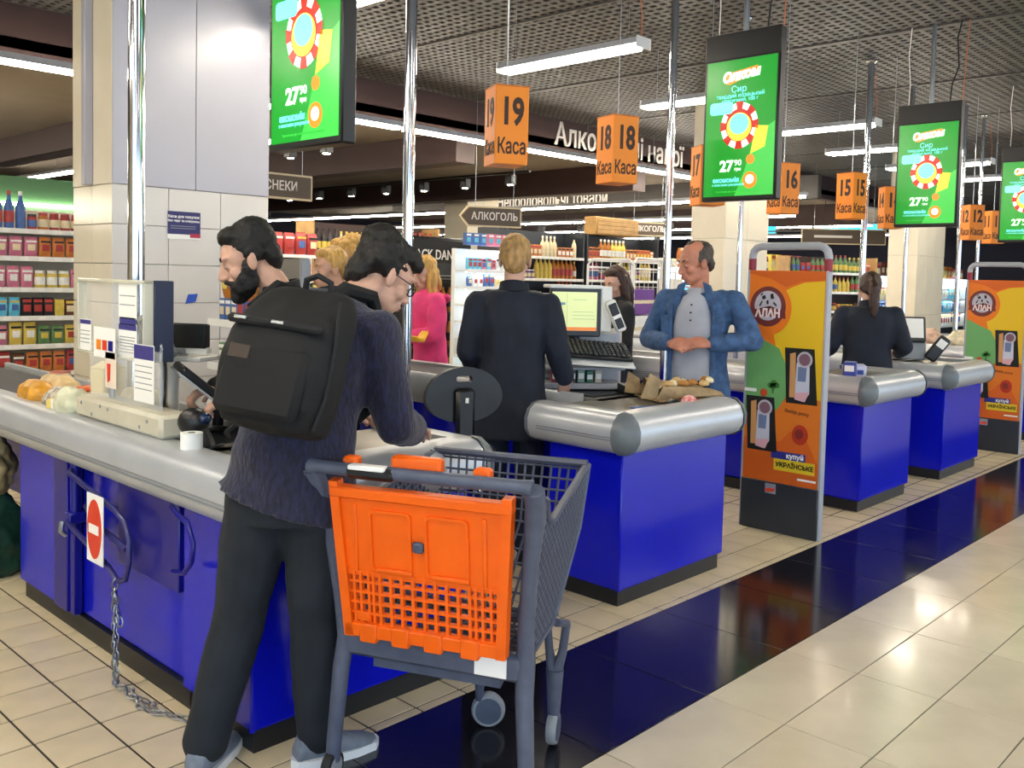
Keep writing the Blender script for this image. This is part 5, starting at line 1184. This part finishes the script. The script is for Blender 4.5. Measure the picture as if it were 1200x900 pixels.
# ------------------------------------------------------------------ shelves and goods
random.seed(21)
ORD = ['bottom', 'second', 'third', 'fourth', 'fifth', 'sixth', 'seventh', 'eighth', 'top']
PAL = {'red': 'a83a38', 'orange': 'c87838', 'yellow': 'd4ba54', 'green': '5a8050', 'blue': '4464a0', 'pink': 'cc7890', 'brown': '5c3420', 'cream': 'e2d2ac', 'white': 'ecece6', 'dark': '1e1c20', 'purple': '6a3a8c', 'cyan': '62bcd8', 'amber': 'b06a1c'}
GM = {k: mat('goods_'+k, v, .38, noise=.12, scale=25) for k, v in PAL.items()}
def kind_mesh(kind):
    k = 'k_'+kind
    if k in _TX: return _TX[k]
    b = MB()
    if kind == 'bottle':
        b.lathe([(.036, 0), (.038, .02), (.038, .17), (.03, .2), (.014, .235), (.013, .285)], 10); b.m = 1; b.lathe([(.0388, .05), (.0388, .14)], 10); b.m = 2; b.lathe([(.0155, .265), (.0155, .30)], 8)
    elif kind == 'jar':
        b.lathe([(.034, 0), (.038, .012), (.038, .10), (.032, .115)], 10); b.m = 1; b.lathe([(.0388, .025), (.0388, .085)], 10); b.m = 2; b.lathe([(.034, .113), (.034, .135)], 10)
    elif kind == 'box':
        b.box((-.04, -.03, 0), (.04, .03, .16), .004); b.m = 1; b.box((-.03, -.0315, .04), (.03, -.0295, .10)); b.m = 2; b.box((-.036, -.0315, .12), (.036, -.0295, .145))
    elif kind == 'packet':
        R = []
        for z, k2 in ((0, .15), (.012, .5), (.05, 1), (.11, 1), (.148, .5), (.16, .12)): R.append([(.045*(.9+.1*k2)*math.copysign(abs(cos(q))**.5, cos(q)), .025*k2*math.copysign(abs(sin(q))**.8, sin(q)), z) for q in [2*pi*i/12 for i in range(12)]])
        b.loft(R); b.m = 1; b.box((-.026, -.0275, .05), (.026, -.024, .10), .002); b.m = 2; b.box((-.035, -.024, .115), (.035, -.019, .13))
    elif kind == 'can':
        b.lathe([(.028, 0), (.033, .008), (.033, .112), (.027, .122)], 10); b.m = 1; b.lathe([(.0337, .03), (.0337, .08)], 10); b.m = 2; b.lathe([(.0275, .119), (.0275, .124)], 10)
    _TX[k] = b.mesh(kind, [GM['white'], GM['cream'], GM['dark']]); return _TX[k]
KSZ = {'bottle': (.085, .30), 'jar': (.085, .135), 'box': (.09, .16), 'packet': (.10, .16), 'can': (.075, .124)}
def put(kind, x, y, z, rz, cols, label, group, sc=(1, 1, 1)):
    o = link(kind, kind_mesh(kind), None, (x, y, z), rz); o.scale = sc
    for i, c in enumerate(cols):
        s = o.material_slots[i]; s.link = 'OBJECT'; s.material = GM[c]
    return tag(o, label, kind, group)
def rack(name, label, x, y, rz, w, d, levels, top, frame, lit=False, back=None, rail=M['white'], boards=True, posts=False):
    """front along local -y, x from 0 to w"""
    r = thing(name, label, 'shelf', (x, y, 0), rz)
    MB().box((0, d-.02, 0), (w, d, top), .003).build('back_panel', back or M['beige'], r)
    y0_ = d-.05 if posts else 0
    MB().box((-.02, y0_, 0), (.01, d, top), .003).build('side_upright', frame, r); MB().box((w-.01, y0_, 0), (w+.02, d, top), .003).build('side_upright', frame, r)
    MB().box((0, .01, 0), (w, d, levels[0]-.02), .004).build('base_plinth', M['darkgrey'], r)
    sh = MB().box((0, 0, -.02), (w, d-.02, 0), .002).mesh('shelf_board', frame); pr_ = MB().box((0, -.014, -.034), (w, -.001, .006), .002).mesh('price_rail', rail)
    lt = MB().box((.02, .02, -.034), (w-.02, .045, -.024)).mesh('shelf_light', M['tubecool']) if lit else None
    tg = MB().box((0, -.0165, -.028), (.055, -.0135, .0)).mesh('price_tag', M['paper'])
    for i, z in enumerate(levels):
        s = link('shelf_board', sh, r, (0, 0, z)); link('price_rail', pr_, s)
        if boards:
            k = 0
            while .04+.13*k < w-.06: link('price_tag', tg, s, (.04+.13*k, 0, 0)); k += 1
        if lit and i: link('shelf_light', lt, s)
    if lit: link('shelf_light', lt, r, (0, 0, top))
    return r
def fill(rk, w, d, levels, plan, place, x0=.05, x1=None, runs=(1, 3), sc=1.0, dy=.06):
    """plan[level] = list of (kind, palette words); goods in runs of one look"""
    X, Y = rk.location.x, rk.location.y; a = rk.rotation_euler.z
    for li, z in enumerate(levels):
        ch = plan[li % len(plan)]; x = x0; xe = x1 or w-.04; run = 0; spec = None
        while True:
            if run == 0:
                kind, cols = random.choice(ch); c = random.choice(cols.split()); c2 = random.choice(['cream', 'white', 'yellow', 'red', 'blue']); c3 = random.choice(['dark', 'red', 'white', 'yellow'])
                run = random.randint(*runs); s = sc*random.uniform(.88, 1.08); hh = random.uniform(.88, 1.1)
            kw = KSZ[kind][0]*s
            if x+kw > xe: break
            lx, ly = x+kw/2, dy
            put(kind, X+lx*cos(a)-ly*sin(a), Y+lx*sin(a)+ly*cos(a), z+.001, a, (c, c2, c3), '%s %s on the %s shelf, %s' % (c, {'box': 'boxed item', 'packet': 'packet', 'bottle': 'bottle', 'jar': 'jar', 'can': 'can'}[kind], ORD[min(li, 8)] if li < len(levels)-1 else 'top', place),
                '%s %ss, %s shelf, %s' % (c, kind, ORD[min(li, 8)], place), (s, s, s*hh))
            x += kw; run -= 1
NTH = ['leftmost', 'second', 'third', 'fourth', 'fifth', 'sixth', 'seventh', 'eighth', 'ninth', 'tenth', 'eleventh', 'twelfth', 'thirteenth', 'fourteenth', 'fifteenth', 'sixteenth', 'seventeenth', 'eighteenth', 'nineteenth', 'twentieth', 'twenty-first', 'twenty-second', 'twenty-third', 'twenty-fourth']
def number_labels():
    by = {}
    for o in COL.objects:
        if o.parent is None and o.get('group') and o.get('label'): by.setdefault(o['label'], []).append(o)
    for l, os_ in by.items():
        if len(os_) < 2 or l.startswith('hanging tube lamp over'): continue
        os_.sort(key=lambda o: project(o.location)[0])
        for i, o in enumerate(os_): o['label'] = (NTH[min(i, 23)]+' '+l) if i == 0 else '%s %s from left%s' % (NTH[min(i, 23)], l.split(' on ')[0], (' on '+l.split(' on ', 1)[1]) if ' on ' in l else '')
# A rack left of the column
LA = [.40, .64, .87, 1.10, 1.33, 1.58, 1.80]
A = rack('store_shelf', 'white shelf of sweets and drinks seen left of the white column', 1.6, 8.0, 0, 2.2, .45, LA, 1.98, M['white'])
fill(A, 2.2, .45, LA, [[('box', 'brown dark red')], [('packet', 'orange brown red')], [('packet', 'green yellow red pink')], [('box', 'dark brown cream yellow'), ('packet', 'amber cyan')], [('jar', 'orange green blue yellow pink'), ('packet', 'pink orange')], [('packet', 'orange purple pink cream'), ('box', 'brown dark')], [('bottle', 'blue'), ('jar', 'orange red')]], 'shelf left of the column', x0=.80, x1=1.75, sc=1.05)
gf = thing('green_fascia', 'dark green fascia board with a light edge above the left shelf', 'fascia', (.5, 9.6, 2.02)); MB().box((0, 0, 0), (4.0, .08, .34), .01).build('fascia_board', mat('fascia_green', '0d3413', .6), gf)
MB().box((0, -.05, .06), (3.9, -.01, .09), .004).build('light_strip', M['tube'], gf); MB().cyl((.3, .04, .34), (.3, .04, 1.43), .01, 6).cyl((3.6, .04, .34), (3.6, .04, 1.43), .01, 6).build('hanger', M['steel'], gf)
# B small rack right of the column
LB = [.60, .80, 1.0, 1.24]
B = rack('impulse_rack', 'slim wire rack of small packets just right of the white column', 2.56, 4.74, -pi/2, .62, .22, LB, 1.58, M['grey'], back=mat('warm_grey_metal', '77736a', .5), boards=False, posts=True)
fill(B, .62, .22, LB, [[('packet', 'red amber')], [('packet', 'yellow cream')], [('box', 'white green')], [('box', 'red blue dark')]], 'slim rack right of the column', sc=.8, dy=.05)
for x in (.16, .40):
    q = put('packet', 2.585, 4.74-x, 1.36, -pi/2, ('amber', 'yellow', 'red'), ['amber packet hanging nearest the bearded face on the slim rack', 'amber packet hanging farther right on the slim rack'][x > .3], None)
    MB().cyl((0, .0, .155), (0, .2, .165), .003, 5).build('peg_hook', M['steel'], q)
# C sweets, D liquor
LC = [.5, .80, 1.1, 1.42, 1.72]
Cc = rack('store_shelf', 'pale shelf of bright boxed sweets between the bearded person and the golden-haired one', 5.7, 9.9, 0, 1.25, .4, LC, 2.0, M['white'], back=M['darkgrey'], posts=True)
fill(Cc, 1.25, .4, LC, [[('box', 'red dark')], [('packet', 'red cream')], [('box', 'blue green dark red'), ('jar', 'green cream')], [('packet', 'red green'), ('box', 'blue')], [('box', 'pink white cream'), ('packet', 'red pink')]], 'bright sweets shelf', sc=1.6)
LD = [.5, .92, 1.36, 1.78]
D = rack('store_shelf', 'wooden liquor shelf of dark bottles behind the golden-haired person', 7.1, 10.4, 0, 2.2, .4, LD, 2.2, mat('warm_wood', 'b08a54', .5, noise=.15, scale=8), back=M['brown'], rail=mat('warm_wood'))
fill(D, 2.2, .4, LD, [[('bottle', 'dark amber')], [('bottle', 'dark amber green')], [('bottle', 'dark brown')], [('bottle', 'dark cream')]], 'wooden liquor shelf', sc=1.15, runs=(3, 7))
# E black whiskey display
E_ = thing('whiskey_display', 'tall black branded display stand behind the person in pink', 'display stand', (6.38, 7.62, 0))
MB().box((0, 0, 0), (.94, .5, 1.93), .02).build('stand_body', M['black'], E_); MB().box((.05, -.02, 1.42), (.9, .01, 1.9), .01).build('header_board', M['inkblack'], E_)
text('lettering', "JACK DANIEL'S", .15, M['paper'], E_, (.46, -.024, 1.73), bold=.002, sx=.8)
b = MB(); b.prism([(.46+.30*cos(a), 1.52+.13*sin(a)) for a in [pi*k/16 for k in range(17)]], -.03, -.02, 1); b.build('label_arch', M['darkgrey'], E_)
b = MB(); b.box((.14, -.03, 1.50), (.78, -.022, 1.515)).box((.2, -.03, 1.47), (.72, -.022, 1.478)); b.build('label_lines', M['grey'], E_)
for k, z in enumerate((.35, .75, 1.12)):
    MB().box((.06, -.2, z-.02), (.88, .0, z), .003).build('stand_shelf', M['darkgrey'], E_)
    for i in range(8): put('bottle', 6.38+.12+.1*i, 7.62-.1, z+.001, 0, ('amber', 'dark', 'dark'), 'amber bottle with black label on the %s shelf of the black display' % ORD[k] if k < 2 else 'amber bottle with black label on the top shelf of the black display', 'amber bottles, %s shelf, black display' % ORD[k])
# F bright lit shelf
LF = [.32, .50, .68, .86, 1.04, 1.22, 1.40, 1.58]
F_ = rack('lit_shelf', 'brightly lit white shelf of small packs beside the blond cashier', 6.66, 7.0, 0, .80, .22, LF, 1.80, M['white'], lit=True, back=M['white'], boards=False, posts=True)
fill(F_, .80, .22, LF, [[('packet', 'red brown cream')], [('packet', 'cyan')], [('box', 'white cream')], [('packet', 'blue cyan purple')], [('can', 'cyan green white')], [('can', 'white yellow')], [('packet', 'white cream blue')], [('box', 'pink cyan white')]], 'lit white shelf', sc=.8)
for i in range(7): put('box', 6.71+.11*i, 7.06, 1.835, 0, ('blue' if i < 3 else 'pink', 'cyan', 'white'), 'box standing on top of the lit white shelf', 'boxes on top of the lit shelf', (.9, .9, .8))
# G liquor with yellow labels
LG = [.45, .80, 1.15, 1.5, 1.82]
for n, (x, nm) in enumerate(((9.15, 'liquor shelf behind the till screen'), (11.1, 'liquor shelf behind the roll cage'))):
    G_ = rack('store_shelf', ['dark liquor shelf with yellow goods behind the second till screen', 'dark liquor shelf standing behind the wire roll cages'][n], x, 9.0, 0, 1.85, .4, LG, 2.2, M['darkgrey'], back=M['darkgrey'])
    fill(G_, 1.85, .4, LG, [[('bottle', 'dark green')], [('box', 'yellow red')], [('bottle', 'amber dark'), ('box', 'white cream')], [('bottle', 'yellow pink amber'), ('jar', 'purple')], [('bottle', 'yellow amber cream'), ('box', 'orange')]], nm, sc=1.08, runs=(3, 5))
q = thing('wooden_sign_crate', 'brown wooden crate board on top of the liquor shelf behind the roll cages', 'crate', (11.35, 9.05, 2.205)); MB().box((0, 0, 0), (1.1, .25, .28), .01).build('crate_body', mat('warm_wood'), q)
for k in range(4): MB().box((.02, -.012, .02+.065*k), (1.08, .0, .075+.065*k), .003).build('slat', mat('warm_wood'), q)
# roll cages
def roll_cage(x, y, rz, label, hold):
    r = thing('roll_cage', label, 'roll cage', (x, y, 0), rz, 'wire roll cages')
    MB().box((-.36, -.30, .14), (.36, .30, .18), .01).build('base_deck', M['grey'], r)
    for s in (-1, 1):
        MB().tube([(s*.36, -.30, .18), (s*.36, -.30, 1.68), (s*.36, -.24, 1.74), (s*.36, .24, 1.74), (s*.36, .30, 1.68), (s*.36, .30, .18)], .014, 8).build('side_frame', M['white'], r)
        b = MB()
        for k in range(5): b.cyl((s*.36, -.24+.12*k, .18), (s*.36, -.24+.12*k, 1.74), .004, 5)
        for k in range(8): b.cyl((s*.36, -.30, .35+.18*k), (s*.36, .30, .35+.18*k), .004, 5)
        b.build('side_wires', M['white'], r)
    MB().tube([(-.36, .30, 1.65), (.36, .30, 1.65)], .012, 8).tube([(-.36, -.30, 1.70), (-.30, -.30, 1.76), (.30, -.30, 1.76), (.36, -.30, 1.70)], .012, 8).tube([(-.36, -.3, .9), (.36, -.3, .9)], .008, 6).build('cross_bar', M['white'], r)
    for sx in (-1, 1):
        for sy in (-1, 1): MB().cyl((sx*.3-.015, sy*.25, .06), (sx*.3+.015, sy*.25, .06), .06, 14).cyl((sx*.3, sy*.25, .06), (sx*.3, sy*.25, .14), .012, 6).build('caster', M['rubber'], r)
    for k, (c_, z) in enumerate(hold):
        o = thing('stacked_carton', '%s carton, %s in the %s' % (c_, ORD[k], label.split(',')[0]), 'carton', (x, y, .18+.31*k), rz); MB().box((-.3, -.24, 0), (.3, .24, .30), .008).build('carton', GM[c_], o); MB().box((-.3, -.242, .13), (.3, -.238, .17)).build('tape', GM['cream'], o)
roll_cage(8.85, 6.60, .15, 'left wire roll cage, behind the dark-haired person', ['yellow blue'.split()[0] and ('yellow', 0), ('yellow', 1), ('white', 2), ('purple', 3)])
roll_cage(9.65, 6.55, .1, 'right wire roll cage, next to the chrome post', [('yellow', 0), ('yellow', 1), ('cream', 2)])
# I lit coolers on the right
LI = [.5, .85, 1.2]
for n, (x, w_, nm) in enumerate(((13.1, 1.95, 'cooler behind the nearer gate'), (15.2, 3.0, 'cooler behind the ponytailed person'), (18.5, 3.6, 'cooler left of the farther gate'), (22.4, 4.6, 'farthest cooler'))):
    Rk = rack('lit_cooler', 'bright white lit '+nm, x, 8.6, 0, w_, .6, LI, 1.55, M['white'], lit=True, back=M['white'], boards=False)
    MB().box((0, -.04, 1.54), (w_, .6, 1.74), .01).build('lit_canopy', glow('cooler_canopy_glow', 'e4f4ff', 1.5), Rk)
    fill(Rk, w_, .6, LI, [[('box', 'white cyan cream')], [('packet', 'white cyan blue')], [('packet', 'white cream cyan')]], nm, sc=2.1, runs=(2, 4), dy=.14)
    X0 = x
    for i in range(int(w_/.24)):
        kk = ['packet', 'jar', 'box'][(i//4+n) % 3]; c_ = ['orange', 'red', 'brown', 'yellow', 'amber', 'pink'][(i//2+n) % 6]
        put(kk, X0+.12+.24*i, 8.72, 1.745, 0, (c_, 'cream', 'red'), '%s %s standing on top of the %s' % (c_, kk, nm), '%s %ss on the %s' % (c_, kk, nm), (2.1, 2, 2.0))
# fruit and goods stand behind the ponytailed person
LS = [.5, .8, 1.1, 1.4, 1.7]
S_ = rack('produce_stand', 'stand of green and brown goods right of the ponytailed person', 13.5, 6.9, -.6, 1.5, .4, LS, 1.95, mat('warm_wood'), back=M['brown'])
fill(S_, 1.5, .4, LS, [[('jar', 'brown cream')], [('bottle', 'amber cream')], [('jar', 'amber brown')], [('bottle', 'green yellow')], [('bottle', 'green'), ('packet', 'orange red')]], 'green and brown stand', sc=.95, runs=(2, 4))
# K deep background gondolas
LK = [.5, 1.0, 1.5]
for n, (x, y, w_) in enumerate(((10.5, 12.5, 3.5), (15.0, 13.5, 3.6), (20.0, 14.5, 4.5), (26.2, 13, 4.5))):
    nm = ['first deep gondola behind the liquor', 'second deep gondola behind the liquor', 'third deep gondola by the pillar', 'last deep gondola at the far right'][n]
    G_ = rack('store_shelf', 'far shelf, '+nm, x, y, 0, w_, .5, LK, 2.15, M['white'], boards=False)
    fill(G_, w_, .5, LK, [[('packet', 'red blue white')], [('packet', 'orange yellow green')], [('jar', 'orange red yellow amber')]], nm, sc=2.5, runs=(2, 4), dy=.13)
# pale bags on the fifth counter
for k in range(3): bag('produce_bag', ['pale bag nearest the farther gate on the fifth counter', 'middle pale bag with red fruit on the fifth counter', 'left pale bag on the fifth counter'][k], 'bag', (10.45+.02*k, 3.35+.35*k, .896), .11, .14, .16, mat('pale_goods_bag_%d' % k, ['e6dcbc', 'd8b49c', 'e8e4d4'][k], .4, noise=.2, scale=15), seed=20+k)

number_labels()
